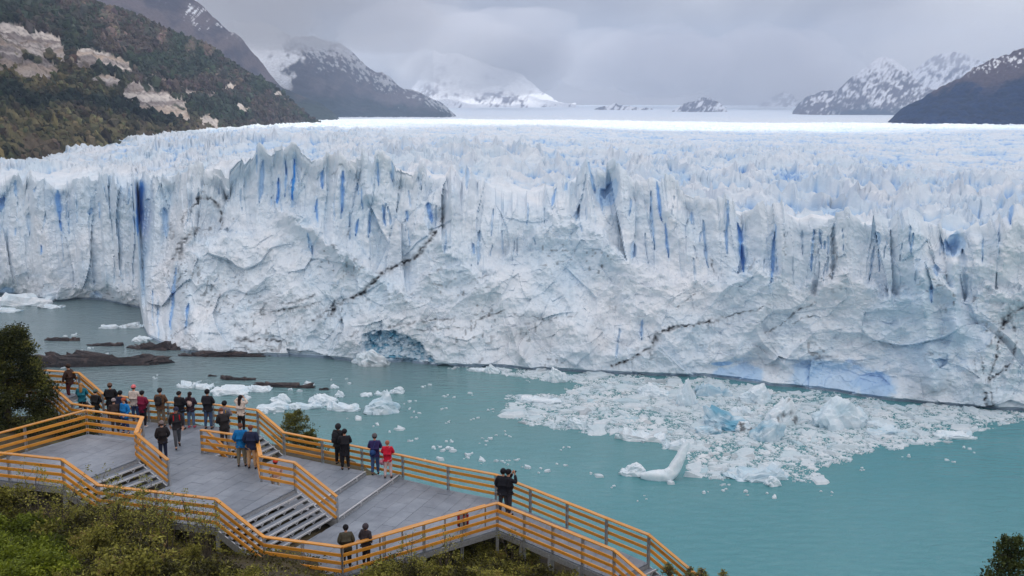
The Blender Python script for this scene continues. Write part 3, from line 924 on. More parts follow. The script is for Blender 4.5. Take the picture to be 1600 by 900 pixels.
slope('mountain', [(300, 60), (330, 46), (350, 34), (372, 27), (395, 35), (420, 38), (450, 47), (480, 58), (510, 64), (535, 78), (552, 94), (572, 110), (590, 122), (610, 124), (628, 138), (650, 148), (672, 160), (695, 172), (718, 186), (726, 190)],
      [(300, 200), (560, 196), (650, 192), (726, 189)], 2700, 3600, M_hill, 340, 150, 34, 230, paint_snowy, 0.95, 250)


def paint_white(X, Y, Z, qx, qy, v, rocky=0.25, bias=0.0):
    z = fbm(qx / 17, qy / 12, 351, 5)
    st = fbm((qx + 0.8 * qy) / 9, (qy - 0.2 * qx) / 6, 352, 4)
    st2 = fbm((qx + 0.7 * qy) / 3.6, (qy - 0.5 * qx) / 8.0, 353, 4)
    rock = sst(-0.1, 0.75, st * 0.35 + z * 0.4 + 0.65 * st2 + rocky - 0.25 + bias)
    return lerp3(np.broadcast_to(np.array((0.74, 0.76, 0.79)), X.shape + (3,)), np.broadcast_to(np.array(srgb(90, 84, 90)), X.shape + (3,)), rock)


def paint_far(X, Y, Z, qx, qy, v):
    b = -0.35 + 0.95 * np.exp(-((qx - 768) / 34) ** 2 - ((qy - 152) / 10) ** 2) + 0.6 * np.exp(-((qx - 675) / 14) ** 2 - ((qy - 142) / 12) ** 2) + 0.5 * np.exp(-((qx - 682) / 12) ** 2 - ((qy - 104) / 7) ** 2)
    return paint_white(X, Y, Z, qx, qy, v, 0.2, b)


slope('mountain', [(560, 150), (600, 148), (632, 140), (655, 124), (668, 108), (678, 92), (690, 97), (715, 96), (745, 99), (768, 106), (795, 110), (815, 114), (830, 126), (845, 142), (870, 158), (900, 164)],
      [(560, 172), (900, 172)], 5600, 6900, M_hill, 260, 120, 60, 420, paint_far, 1.0, 270)


def paint_peak(X, Y, Z, qx, qy, v):
    c = paint_white(X, Y, Z, qx, qy, v, 0.74, 0.012 * (qy - 138))
    forest = sst(164, 174, qy + 5 * fbm(qx / 20, qy / 9, 361, 3)) * sst(1280, 1330, qx)
    return lerp3(c, np.broadcast_to(np.array(srgb(52, 62, 76)), X.shape + (3,)), forest)


slope('mountain', [(1236, 178), (1246, 164), (1262, 147), (1285, 143), (1305, 146), (1322, 132), (1345, 118), (1362, 104), (1378, 97), (1392, 99), (1408, 108), (1425, 119), (1445, 136), (1480, 156), (1530, 178)],
      [(1236, 183), (1400, 187), (1530, 188)], 4100, 4900, M_hill, 260, 120, 48, 300, paint_peak, 1.0, 280)
slope('mountain', [(1390, 150), (1420, 116), (1440, 100), (1462, 92), (1485, 88), (1510, 96), (1540, 106), (1580, 120), (1640, 140)],
      [(1390, 180), (1640, 184)], 5500, 6500, M_hill, 160, 80, 60, 360, lambda *a: paint_white(*a, 0.5, 0.1), 1.0, 285)


def paint_wood(X, Y, Z, qx, qy, v):
    z = fbm(qx / 30, qy / 24, 371, 4)
    f1, f2, h1, h2, ox, oy = worley(X / 12, (Y * 0.5 + Z) / 12, 372)
    c = np.broadcast_to(np.array(srgb(18, 40, 76)), X.shape + (3,)) * (0.75 + 0.5 * h1[..., None])  # blue of the distant air is put into the woodland colour
    lim = np.interp(qx, [1390, 1460, 1520, 1560, 1600, 1800], [150, 146, 128, 132, 122, 90])
    bare = sst(6, -6, qy - lim + 7 * z) * sst(1400, 1470, qx)
    gul = sst(0.2, 0.6, vnoise((qx + 0.9 * qy) / 9, (qy - qx * 0.2) / 40, 373)) * sst(32, -6, qy - lim) * sst(1440, 1490, qx)
    c = lerp3(c, np.broadcast_to(np.array(srgb(88, 80, 90)), X.shape + (3,)), np.maximum(bare, gul * 0.6))
    sn = sst(0.2, 0.5, fbm((qx + qy) / 6, (qx - qy) / 4, 374, 4) - np.abs(qy - np.interp(qx, [1480, 1540, 1600], [118, 104, 92])) / 14 + 0.25) * sst(1500, 1525, qx)
    return lerp3(c, np.broadcast_to(np.array((0.8, 0.82, 0.85)), X.shape + (3,)), sn)


slope('hill', [(1384, 197), (1392, 189), (1405, 176), (1425, 161), (1450, 145), (1480, 129), (1500, 121), (1525, 106), (1550, 98), (1580, 88), (1605, 80), (1660, 62), (1740, 38), (1820, 20)],
      [(1384, 197), (1450, 198), (1600, 202), (1820, 212)], 1560, 1950, M_hill, 320, 170, 12, 100, paint_wood, 1.05, 290,
      lambda X, Y, Z, qx, qy, v: 6 * np.clip(0.7 - worley(X / 12, (Y * 0.5 + Z) / 12, 372)[0], 0, 1) * sst(0, 0.1, v))
slope('mountain', [(1040, 178), (1058, 171), (1066, 166), (1076, 163), (1086, 161), (1098, 157), (1110, 158), (1120, 163), (1132, 170), (1140, 178)],
      [(1040, 178), (1140, 178)], 4700, 4850, M_hill, 150, 50, 26, 90, lambda *a: paint_white(*a, 0.62, 0.15), 1.0, 292)
slope('mountain', [(920, 174), (945, 168), (972, 162), (985, 166), (1005, 167), (1020, 171), (1036, 175)],
      [(920, 175), (1036, 175)], 5100, 5300, M_hill, 150, 50, 26, 110, lambda *a: paint_white(*a, 0.5, 0.05), 1.0, 294)
slope('mountain', [(1180, 168), (1200, 154), (1222, 146), (1236, 152), (1250, 166), (1262, 176)],
      [(1180, 178), (1262, 180)], 5900, 6300, M_hill, 120, 50, 26, 140, lambda *a: paint_white(*a, 0.35, 0.05), 1.0, 296)

# ------------------------------------------------------------------ unseen clouds added behind the viewer to keep the sun off the lake and the ice front
m, t, p = material('shade_cloud_white')
nn = noise(t, 0.002, 6, 0.6)
rn = ramp(t, [(0.3, (0.75, 0.75, 0.76)), (0.7, (0.9, 0.9, 0.9))])
t.links.new(nn.outputs['Fac'], rn.inputs[0])
t.links.new(rn.outputs[0], p.inputs['Base Color'])
p.inputs['Roughness'].default_value = 1.0
tr = N(t, 'ShaderNodeBsdfTransparent')
mx = N(t, 'ShaderNodeMixShader')
mx.inputs[0].default_value = 0.76
t.links.new(tr.outputs[0], mx.inputs[1])
t.links.new(p.outputs[0], mx.inputs[2])
t.links.new(mx.outputs[0], t.nodes['Material Output'].inputs['Surface'])
M_shade_cloud = m


def shade_cloud(foot, dist, seed):
    """an added sun blocker, flat-based, shaped so its shade falls on the given stretch of country"""
    foot = np.array(foot, float)
    c = foot.mean(0)
    na, nr_ = 96, 22
    an = np.linspace(0, 2 * np.pi, na, endpoint=False)
    ang = np.arctan2(foot[:, 1] - c[1], foot[:, 0] - c[0])
    od = np.argsort(ang)
    rad = np.hypot(foot[:, 0] - c[0], foot[:, 1] - c[1])[od]
    aa = ang[od]
    rr_ = np.interp(an, np.concatenate([aa - 2 * np.pi, aa, aa + 2 * np.pi]), np.tile(rad, 3))
    rr_ = rr_ * (1 + 0.05 * vnoise(np.cos(an) * 5 + seed, np.sin(an) * 5, seed))
    vs = []
    for side in (1, -1):
        q = np.linspace(0, 1, nr_)[:, None]
        x = c[0] + np.cos(an) * rr_ * q
        y = c[1] + np.sin(an) * rr_ * q
        th = np.sqrt(np.clip(1 - q ** 4, 0, 1)) * (1 + 0.5 * fbm(x / 300, y / 300, seed, 4))
        z = np.broadcast_to(side * th * (420 if side > 0 else 90), x.shape)
        vs.append(np.stack([x, y, z], -1))
    P = np.stack(vs).reshape(-1, 3)
    P = P + np.array(SUN_DIR) * dist + np.array([0, 0, 60])
    fs = []
    for s in (0, 1):
        o = s * na * nr_
        for i in range(nr_ - 1):
            for j in range(na):
                jj = (j + 1) % na
                q = [o + i * na + j, o + i * na + jj, o + (i + 1) * na + jj, o + (i + 1) * na + j]
                fs.append(q if s else q[::-1])
    ob = np_mesh('shade_cloud', P, fs, M_shade_cloud, True)
    return tag(ob, kind='stuff')


shade_cloud([(-1500, -700), (1700, -700), (1750, 900), (1200, 900), (700, 870), (330, 790), (60, 650), (-60, 520), (-190, 440), (-330, 400), (-1500, 260)], 17000, 3)
shade_cloud([(720, 1620), (820, 1250), (1900, 1250), (4200, 2000), (5200, 5200), (4300, 7600), (1400, 7400), (200, 6000), (-300, 4600), (-1500, 4600), (-2300, 3600), (-2300, 2300), (-1200, 1900), (-300, 2050), (300, 1950)], 19000, 9)

# ------------------------------------------------------------------ haze over the valley
hz = MB()
hz.box((0, 3600, 348), (12400, 7800, 704))
M_haze = bpy.data.materials.new('valley_haze')
M_haze.use_nodes = True
t = M_haze.node_tree
t.nodes.clear()
ho = N(t, 'ShaderNodeOutputMaterial')
pv = N(t, 'ShaderNodeVolumePrincipled')
pv.inputs['Color'].default_value = (0.58, 0.74, 1.0, 1)
pv.inputs['Density'].default_value = 0.00011
pv.inputs['Anisotropy'].default_value = 0.1
t.links.new(pv.outputs[0], ho.inputs['Volume'])
haze = hz.build('haze', M_haze)
tag(haze, kind='stuff')


# ------------------------------------------------------------------ mist hanging round the tops
def mist(label_px, Y, half, density, seed):
    """a bank of mist resting on a summit: a soft edged body of even density"""
    px, py = label_px
    c = (px - 800) / F * Y * 1.0, Y, CAM_H + dz_at(py, Y)
    v, f = _ico3
    n = 1 + 0.28 * fbm(v[:, 0] * 1.7 + seed, v[:, 1] * 1.7 + v[:, 2] * 1.3 - seed, seed, 4)
    P = v * n[:, None] * np.array(half) + np.array(c)
    mm = bpy.data.materials.new('mist')
    mm.use_nodes = True
    tt_ = mm.node_tree
    tt_.nodes.clear()
    oo = N(tt_, 'ShaderNodeOutputMaterial')
    pp = N(tt_, 'ShaderNodeVolumePrincipled')
    pp.inputs['Color'].default_value = (0.92, 0.92, 0.94, 1)
    pp.inputs['Density'].default_value = density
    tt_.links.new(pp.outputs[0], oo.inputs['Volume'])
    return tag(np_mesh('mist', P, f, mm, True), kind='stuff')


_bm = bmesh.new()
bmesh.ops.create_icosphere(_bm, subdivisions=4, radius=1)
_ico3 = np.array([q.co[:] for q in _bm.verts]), np.array([[q.index for q in fc.verts] for fc in _bm.faces])
_bm.free()
mist((745, 84), 5350, (640, 230, 250), 0.0048, 701)
mist((1010, 92), 6000, (520, 420, 200), 0.0022, 702)
mist((1455, 62), 3950, (520, 200, 120), 0.0011, 703)
mist((410, -14), 2850, (620, 210, 165), 0.0040, 704)
mist((1180, 110), 5400, (620, 260, 210), 0.0024, 705)

# ================================================================== SETTING: the hillside under the platforms
def gz(x, y):
    """ground height relative to the camera"""
    base = np.interp(x, [-40, -26, -18, -14, -8, -3, 3, 10, 30], [-13.4, -13.9, -14.5, -14.9, -15.7, -17.0, -17.6, -18.2, -19.5])
    up = np.where(y < 34, np.interp(34 - y, [0, 8, 16, 28, 40, 60], [0, 1.9, 4.2, 9.6, 14.5, 20]), 0)
    edge = np.interp(x, [-40, -26, -18, -8, -2, 6, 14, 30], [46, 47, 49, 46, 40.5, 36.5, 33, 30])
    dn = np.where(y > 34, -0.03 * (y - 34), 0) - 0.85 * np.clip(y - edge, 0, 200)
    return base + up + dn


xs = np.arange(-70, 60, 0.5)
ys = np.arange(-30, 120, 0.5)
gx, gy = np.meshgrid(xs, ys)
zz = gz(gx, gy) + 0.16 * fbm(gx / 1.7, gy / 1.7, 401, 4) + 0.3 * vnoise(gx / 6, gy / 6, 402)
zz = np.maximum(zz + CAM_H, -1.6)
m, t, p = material('peaty_ground')
n1 = noise(t, 1.3, 6, 0.65)
r1 = ramp(t, [(0.3, srgb(46, 40, 32)), (0.55, srgb(74, 66, 44)), (0.75, srgb(84, 84, 50))])
t.links.new(n1.outputs['Fac'], r1.inputs[0])
t.links.new(r1.outputs[0], p.inputs['Base Color'])
p.inputs['Roughness'].default_value = 0.95
bump(t, p, n1.outputs['Fac'], 0.8, 0.2)
M_soil = m
hs = np_mesh('hillside', np.stack([gx, gy, zz], -1).reshape(-1, 3), grid_faces(len(ys), len(xs)), M_soil, True)
tag(hs, kind='structure')

# ================================================================== walkways
m, t, p = material('larch_boards')
n1 = noise(t, 5.0, 6, 0.6, 0.8, stretch=(0.35, 6, 6))
n1.noise_dimensions = '4D'
o4 = N(t, 'ShaderNodeObjectInfo')
m4 = N(t, 'ShaderNodeMath', operation='MULTIPLY')
m4.inputs[1].default_value = 60
t.links.new(o4.outputs['Random'], m4.inputs[0])
t.links.new(m4.outputs[0], n1.inputs['W'])
r1 = ramp(t, [(0.25, srgb(186, 116, 32)), (0.5, srgb(222, 150, 50)), (0.75, srgb(238, 176, 78))])
t.links.new(n1.outputs['Fac'], r1.inputs[0])
oi = N(t, 'ShaderNodeObjectInfo')
hs_ = N(t, 'ShaderNodeHueSaturation')
mr = N(t, 'ShaderNodeMapRange')
mr.inputs['To Min'].default_value = 0.80
mr.inputs['To Max'].default_value = 1.08
t.links.new(oi.outputs['Random'], mr.inputs['Value'])
t.links.new(mr.outputs[0], hs_.inputs['Value'])
t.links.new(r1.outputs[0], hs_.inputs['Color'])
ge = N(t, 'ShaderNodeNewGeometry')
sn = N(t, 'ShaderNodeSeparateXYZ')
t.links.new(ge.outputs['Normal'], sn.inputs[0])
nw = noise(t, 2.2, 5, 0.7)
wr = ramp(t, [(0.42, (0, 0, 0)), (0.72, (0.6, 0.6, 0.6))])
t.links.new(nw.outputs['Fac'], wr.inputs[0])
mw = N(t, 'ShaderNodeMath', operation='MULTIPLY', use_clamp=True)     # upward faces turn paler and greyer in patches
t.links.new(wr.outputs[0], mw.inputs[0])
t.links.new(sn.outputs['Z'], mw.inputs[1])
t.links.new(mixc(t, mw.outputs[0], hs_.outputs[0], srgb(176, 160, 140)), p.inputs['Base Color'])
p.inputs['Roughness'].default_value = 0.42
p.inputs['Specular IOR Level'].default_value = 0.4
bump(t, p, n1.outputs['Fac'], 0.25, 0.01)
M_wood = m
M_steel = plain('galvanised_steel', (0.42, 0.44, 0.46), 0.45, 0.5, 0.2, 14, 0.55)
M_nose = plain('worn_bare_steel', (0.62, 0.64, 0.66), 0.4, 0.5, 0.12, 9, 0.35)
m, t, p = material('deck_panel')
n1 = noise(t, 0.55, 8, 0.72, 0.3)
gp = N(t, 'ShaderNodeNewGeometry')
t.links.new(gp.outputs['Position'], n1.inputs['Vector'])
n2 = noise(t, 22, 3, 0.5, stretch=(0.4, 3.5, 1))
r1 = ramp(t, [(0.32, srgb(104, 114, 126)), (0.5, srgb(126, 136, 148)), (0.68, srgb(146, 155, 166))])
t.links.new(n1.outputs['Fac'], r1.inputs[0])
oi = N(t, 'ShaderNodeObjectInfo')
mr = N(t, 'ShaderNodeMapRange')
mr.inputs['To Min'].default_value = 0.94
mr.inputs['To Max'].default_value = 1.06
t.links.new(oi.outputs['Random'], mr.inputs['Value'])
hv = N(t, 'ShaderNodeHueSaturation')
t.links.new(mr.outputs[0], hv.inputs['Value'])
t.links.new(r1.outputs[0], hv.inputs['Color'])
t.links.new(hv.outputs[0], p.inputs['Base Color'])
rr1 = N(t, 'ShaderNodeMapRange')
rr1.inputs['To Min'].default_value = 0.35
rr1.inputs['To Max'].default_value = 0.7
t.links.new(n1.outputs['Fac'], rr1.inputs['Value'])
t.links.new(rr1.outputs[0], p.inputs['Roughness'])
bump(t, p, n2.outputs['Fac'], 0.3, 0.01)
M_deck = m

LA, LB, LD, LE, LC, RAIL = -13.6, -14.5, -15.35, -15.53, -15.7, 1.1


def cap(px, py, lv):
    return ground(px, py, lv + RAIL)


A0, A1, A2, A3, A5, A6 = cap(-70, 694, LA), cap(134, 640, LA), cap(222, 651, LA), cap(212, 676, LA), cap(97, 717, LA), cap(-70, 699, LA)
A6 = (A6[0], min(A6[1], A0[1] - 0.4))
B1, B2, B3, B4, B5, B6, B7 = [cap(*q, LB) for q in ((153, 757), (337, 779), (460, 722), (407, 712), (401, 683), (314, 671), (402, 640))]
B8, B9, B10, B11, B12, B13 = [cap(*q, LB) for q in ((332, 631), (262, 628), (231, 625), (160, 614), (112, 630), (145, 635))]
BA = cap(262, 718, LB)                                   # foot of the stair from the left terrace
Q2, Q3 = cap(412, 838, LC), cap(526, 775, LC)            # foot of the stair to the lower terrace
Df = cap(443, 675, LD)
off = (Df[0] - B7[0], Df[1] - B7[1])
Dn = (B6[0] + off[0], B6[1] + off[1])
DR = cap(629, 711, LC)
L2f, L2n = ground(626, 746, LC), Q3
L1f = ground(571, 737, LD)
ed = np.array(L2f) - np.array(L2n)
ed = ed / np.linalg.norm(ed)
sd = np.array(Q3) - np.array(B3)
q = np.linalg.solve(np.array([[ed[0], sd[0]], [ed[1], sd[1]]]), np.array(L1f) - np.array(B3))
L1n = tuple(np.array(B3) + sd * q[1])
C1, C2, C3 = cap(700, 727, LC), cap(775, 741, LC), cap(777, 785, LC)
C4 = cap(534, 854, LC)
LG = LC - 0.25
G1, G2 = cap(1014, 835, LG), cap(960, 859, LG)
gd = np.array((0.91, -0.41))
H1, H2 = tuple(np.array(G1) + gd * 3.0), tuple(np.array(G2) + gd * 3.0)
LH = LG - 2.0


def clip_poly(poly, rect):
    """clip a polygon to a convex one"""
    outp = list(poly)
    for i in range(len(rect)):
        a, b = rect[i], rect[(i + 1) % len(rect)]
        inp, outp = outp, []
        if not inp:
            break
        side = lambda q: (b[0] - a[0]) * (q[1] - a[1]) - (b[1] - a[1]) * (q[0] - a[0])
        for j in range(len(inp)):
            c, d = inp[j - 1], inp[j]
            sc, sd_ = side(c), side(d)
            if sd_ >= 0:
                if sc < 0:
                    k = sc / (sc - sd_)
                    outp.append((c[0] + (d[0] - c[0]) * k, c[1] + (d[1] - c[1]) * k))
                outp.append(d)
            elif sc >= 0:
                k = sc / (sc - sd_)
                outp.append((c[0] + (d[0] - c[0]) * k, c[1] + (d[1] - c[1]) * k))
    return outp


def area(poly):
    return 0.5 * sum(poly[i - 1][0] * poly[i][1] - poly[i][0] * poly[i - 1][1] for i in range(len(poly)))


def deck(label, poly, lv, name='terrace', posts=(), step=(1.5, 0.6), zfun=None, group='terraces of the viewing platform'):
    """panels on steel edge beams and legs"""
    poly = [tuple(map(float, q)) for q in poly]
    if area(poly) < 0:
        poly = poly[::-1]
    z = CAM_H + lv
    cx, cyy = poly[0]
    th = thing(name, label, 'platform', (cx, cyy, z), group)
    zf = zfun or (lambda x, y: 0.0)
    u, w = Vector((ed[0], ed[1])), Vector((-ed[1], ed[0]))
    us = [q[0] * u.x + q[1] * u.y for q in poly]
    ws = [q[0] * w.x + q[1] * w.y for q in poly]
    g = 0.006
    r = 0
    wv = math.floor(min(ws) / step[1]) * step[1]
    while wv < max(ws):
        uv = math.floor(min(us) / step[0]) * step[0] - (r % 2) * step[0] * 0.5
        while uv < max(us):
            rect = [(uv + g, wv + g), (uv + step[0] - g, wv + g), (uv + step[0] - g, wv + step[1] - g), (uv + g, wv + step[1] - g)]
            rect = [(a * u.x + b * w.x, a * u.y + b * w.y) for a, b in rect]
            if area(rect) < 0:
                rect = rect[::-1]
            pc = clip_poly(poly, rect)
            if len(pc) > 2 and abs(area(pc)) > 0.01:
                c = (sum(q[0] for q in pc) / len(pc), sum(q[1] for q in pc) / len(pc))
                mb = MB()
                mb.prism([(q[0] - c[0], q[1] - c[1]) for q in pc], -0.05, 0)
                k = len(pc)
                for i, q in enumerate(pc):
                    dz = zf(*q)
                    mb.v[i] = (*mb.v[i][:2], mb.v[i][2] + dz)
                    mb.v[k + i] = (*mb.v[k + i][:2], mb.v[k + i][2] + dz + 0)
                mb.build('deck_panel', M_deck, th, (c[0] - cx, c[1] - cyy, random.uniform(-0.003, 0.003)))
            uv += step[0]
        wv += step[1]
        r += 1
    n = len(poly)
    for i in range(n):
        a, b = poly[i], poly[(i + 1) % n]
        if math.hypot(b[0] - a[0], b[1] - a[1]) > 0.3:
            mb = MB()
            mb.bar((a[0] - cx, a[1] - cyy, -0.16 + zf(*a)), (b[0] - cx, b[1] - cyy, -0.16 + zf(*b)), 0.07, 0.20)
            mb.build('edge_beam', M_steel, th, (0, 0, -0.001 * (i % 5)))
    nx = [(min(q[0] for q in poly), max(q[0] for q in poly)), (min(q[1] for q in poly), max(q[1] for q in poly))]
    for (x, y) in posts:
        zg = float(gz(np.array(x), np.array(y))) - 0.25
        if lv - 0.1 - zg > 0.1:
            mb = MB()
            mb.bar((x - cx, y - cyy, -0.12 + zf(x, y)), (x - cx, y - cyy, zg - lv), 0.12, 0.12)
            mb.build('support_leg', M_steel, th)
    return th


def stair(label, t0, t1, b0, b1, zt, zb, n, group='stairs of the viewing platform'):
    """open treads with bright steel nosings between two sloping stringers"""
    t0, t1, b0, b1 = [np.array(q, float) for q in (t0, t1, b0, b1)]
    th = thing('staircase', label, 'stairs', (t0[0], t0[1], CAM_H + zb), group)
    o = np.array((t0[0], t0[1]))
    H = zt - zb
    for i in range(1, n):
        k0, k1 = (i - 1) / n + 0.02, i / n + 0.01
        pts = [t0 + (b0 - t0) * k0, t1 + (b1 - t1) * k0, t1 + (b1 - t1) * k1, t0 + (b0 - t0) * k1]
        pts = [tuple(q - o) for q in pts]
        if area(pts) < 0:
            pts = [pts[1], pts[0], pts[3], pts[2]]
            ia, ib = 2, 3
        else:
            ia, ib = 2, 3
        z = H - H * i / n
        tr_ = MB().prism(pts, z - 0.035, z).build('tread', M_deck, th)
        a, b = np.array(pts[ia]), np.array(pts[ib])
        mb = MB().bar((*a, z - 0.022), (*b, z - 0.022), 0.045, 0.06)
        mb.build('nosing', M_nose, tr_)
        L = np.linalg.norm(b - a)
        mb = MB()
        for s in np.arange(0.35, L - 0.2, 0.62):
            c = a + (b - a) * s / L
            d = (np.array(pts[0 if ia == 3 else 1]) - a)
            e = (b - a) / L * 0.10
            for sg in (-1, 1):
                mb.bar((*(c + e * sg), z - 0.05), (*c, z - H / n + 0.02), 0.03, 0.02)
        if mb.v:
            tag(mb.build('bracket', M_nose, tr_), kind='stuff')
    for a, b in ((t0, b0), (t1, b1)):
        a_, b_ = a - o, b - o
        MB().bar((*a_, H - 0.22), (*b_, -0.22), 0.06, 0.24).build('stringer', M_steel, th)
    a_, b_ = (t0 + t1) / 2 - o, (b0 + b1) / 2 - o
    MB().bar((*a_, H - 0.28), (*b_, -0.28), 0.06, 0.2).build('stringer', M_steel, th)
    return th


# ---- terraces
deck('upper left terrace of grey panels inside a wooden railing', [A0, A1, A2, A3, A5, A6], LA, posts=[A5, (A5[0] - 2, A5[1] + 0.2), (A5[0] - 4, A5[1] + .4)])
deck('large middle terrace of grey panels where most visitors stand', [BA, B1, B2, B3, B4, B5, B6, B7, B8, B9, B10, B11, B12, B13,
     (A1[0] + 0.35, A1[1] + 0.15), (A2[0] + 0.1, A2[1] + 0.1), (A3[0] + 0.1, A3[1])], LB, posts=[B1, B2, ((B1[0] + B2[0]) / 2, (B1[1] + B2[1]) / 2)])
deck('strip of grey decking below the short stair with two people in black at its railing', [Dn, Df, L1f, L1n, B3, B4, B5], LD)
deck('narrow strip of decking between two long steel step edges', [L1f, L2f, L2n, L1n], LE)
deck('lower terrace of grey panels ending at the ramp', [Q3, L2f, DR, C1, C2, C3, C4, Q2], LC, posts=[Q2, C4, C3, ((C4[0] + C3[0]) / 2, (C4[1] + C3[1]) / 2), ((3 * C4[0] + C3[0]) / 4, (3 * C4[1] + C3[1]) / 4)])
gl_ = math.hypot(G2[0] - C3[0], G2[1] - C3[1])
gu = ((G2[0] - C3[0]) / gl_, (G2[1] - C3[1]) / gl_)
ramp_z = lambda x, y: -0.25 * min(1, max(0, ((x - C3[0]) * gu[0] + (y - C3[1]) * gu[1]) / gl_))
deck('narrow walkway leading down to the right between two railings', [C2, G1, G2, C3], LC, 'walkway',
     [(C3[0] + gu[0] * s, C3[1] + gu[1] * s) for s in (1.2, 2.6, 4.0)] + [G2], (0.9, 0.6), ramp_z)
for a, b, lv in ((L1f, L1n, LD), (L2f, L2n, LE)):
    st_ = thing('step_edge', 'bright steel step edge %s' % ('behind the standing couple in purple and red' if lv == LD else 'in front of the standing couple in purple and red'), 'step', (*a, CAM_H + lv), 'long low steps')
    v = np.array(b) - np.array(a)
    MB().bar((0, 0, 0.005), (*v, 0.005), 0.05, 0.05).build('nosing', M_nose, st_)
    for s in np.arange(0.8, np.linalg.norm(v), 1.35):
        c = v / np.linalg.norm(v) * s
        MB().box((c[0] + 0.03, c[1] - 0.03, -0.09), (0.05, 0.05, 0.14)).build('bracket', M_nose, st_)
# ---- stairs
stair('stair of open grey treads behind the leafless stems on the left', A3, A5, BA, B1, LA, LB, 5)
stair('wide stair of open grey treads in the centre of the platform', B3, B2, Q3, Q2, LB, LC, 7)
stair('short stair at the back beside the far railing', B7, B6, Df, Dn, LB, LD, 5)
dirF = np.array((-1.25, 0.35))
F1, F2 = tuple(np.array(B11) + dirF), tuple(np.array(B12) + dirF)
stair('stair climbing towards the dark tree at the far left', F1, F2, B11, B12, LB + 0.95, LB, 6)
F3, F4 = tuple(np.array(F1) + np.array((-3.5, 0.9))), tuple(np.array(F2) + np.array((-3.5, 0.9)))
deck('landing at the top of the far left stair', [F1, F2, F4, F3], LB + 0.95)
stair('stair going down out of sight at the lower right', G1, G2, H1, H2, LG, LH, 11)

_board = {}


def board(kind, L, w, h, parent, a, b):
    """one board from a to b (relative to its parent)"""
    key = (kind, round(L, 2))
    if key not in _board:
        c = 0.008
        me = bpy.data.meshes.new(kind)
        bm = bmesh.new()
        vs = []
        for x in (-L / 2, L / 2):
            for y, z in ((-w / 2 + c, -h / 2), (w / 2 - c, -h / 2), (w / 2, -h / 2 + c), (w / 2, h / 2 - c), (w / 2 - c, h / 2), (-w / 2 + c, h / 2), (-w / 2, h / 2 - c), (-w / 2, -h / 2 + c)):
                vs.append(bm.verts.new((x, y, z)))
        for i in range(8):
            bm.faces.new((vs[i], vs[(i + 1) % 8], vs[8 + (i + 1) % 8], vs[8 + i]))
        bm.faces.new(vs[:8][::-1])
        bm.faces.new(vs[8:])
        bmesh.ops.recalc_face_normals(bm, faces=bm.faces)
        bm.to_mesh(me)
        bm.free()
        me.materials.append(M_wood)
        _board[key] = me
    o = bpy.data.objects.new(kind, _board[key])
    COL.objects.link(o)
    o.parent = parent
    a, b = Vector(a), Vector(b)
    x = (b - a).normalized()
    y = Vector((0, 0, 1)).cross(x).normalized()
    o.rotation_euler = Matrix((x, y, x.cross(y))).transposed().to_euler()
    o.location = (a + b) / 2
    return o


def railing(label, nodes, side=1, span=1.75, drop=0.28, legs=False, closed_first=True, skip_first=False, skip_last=False):
    """nodes: (x, y, height of the deck) ; posts, three planks and a broad handrail per bay"""
    nodes = [(float(a), float(b), float(c)) for a, b, c in nodes]
    o = Vector((nodes[0][0], nodes[0][1], CAM_H + nodes[0][2]))
    th = thing('railing', label, 'railing', o, 'wooden railings of the viewing platform')
    P = [Vector((a, b, CAM_H + c)) - o for a, b, c in nodes]
    pts = [P[0]]
    for a, b in zip(P[:-1], P[1:]):
        L = (b - a).length
        n = max(1, round(L / span))
        for i in range(1, n + 1):
            pts.append(a + (b - a) * i / n)
    for i, q in enumerate(pts):
        if (i == 0 and skip_first) or (i == len(pts) - 1 and skip_last):
            continue
        d = (pts[min(i + 1, len(pts) - 1)] - pts[max(i - 1, 0)])
        d.z = 0
        d.normalize()
        nrm_ = Vector((-d.y, d.x, 0))
        low = drop
        if legs:
            w = q + o
            low = max(drop, w.z - CAM_H - float(gz(np.array(w.x), np.array(w.y))) + 0.2)
        m_ = Matrix((d, nrm_, Vector((0, 0, 1)))).transposed()
        mb = MB()
        for s in (-0.038, 0.038):
            mb.box(d * s + Vector((0, 0, (RAIL - 0.055 - low) / 2)), (0.022, 0.07, RAIL - 0.055 + low), m_)
        for zz_ in (0.1, 0.65, -low * 0.9):
            mb.box(Vector((0, 0, zz_)), (0.052, 0.05, 0.06), m_)
        mb.build('post', M_steel, th, q)
    for i, (a, b) in enumerate(zip(pts[:-1], pts[1:])):
        d = b - a
        h = Vector((-d.y, d.x, 0)).normalized()
        jz = Vector((0, 0, 0.002 * (i % 2)))
        ext = d.normalized() * 0.012
        board('handrail', (d.length + 0.02), 0.17, 0.05, th, a - ext * 0.8 + Vector((0, 0, RAIL - 0.025)) + jz, b + ext * 0.8 + Vector((0, 0, RAIL - 0.025)) + jz)
        for zc in (0.80, 0.51, 0.22):
            s = h * (0.062 * side)
            board('plank', d.length - 0.015, 0.045, 0.125, th, a + s + Vector((0, 0, zc)), b + s + Vector((0, 0, zc)))
    return th


def on(q, lv):
    return (q[0], q[1], lv)


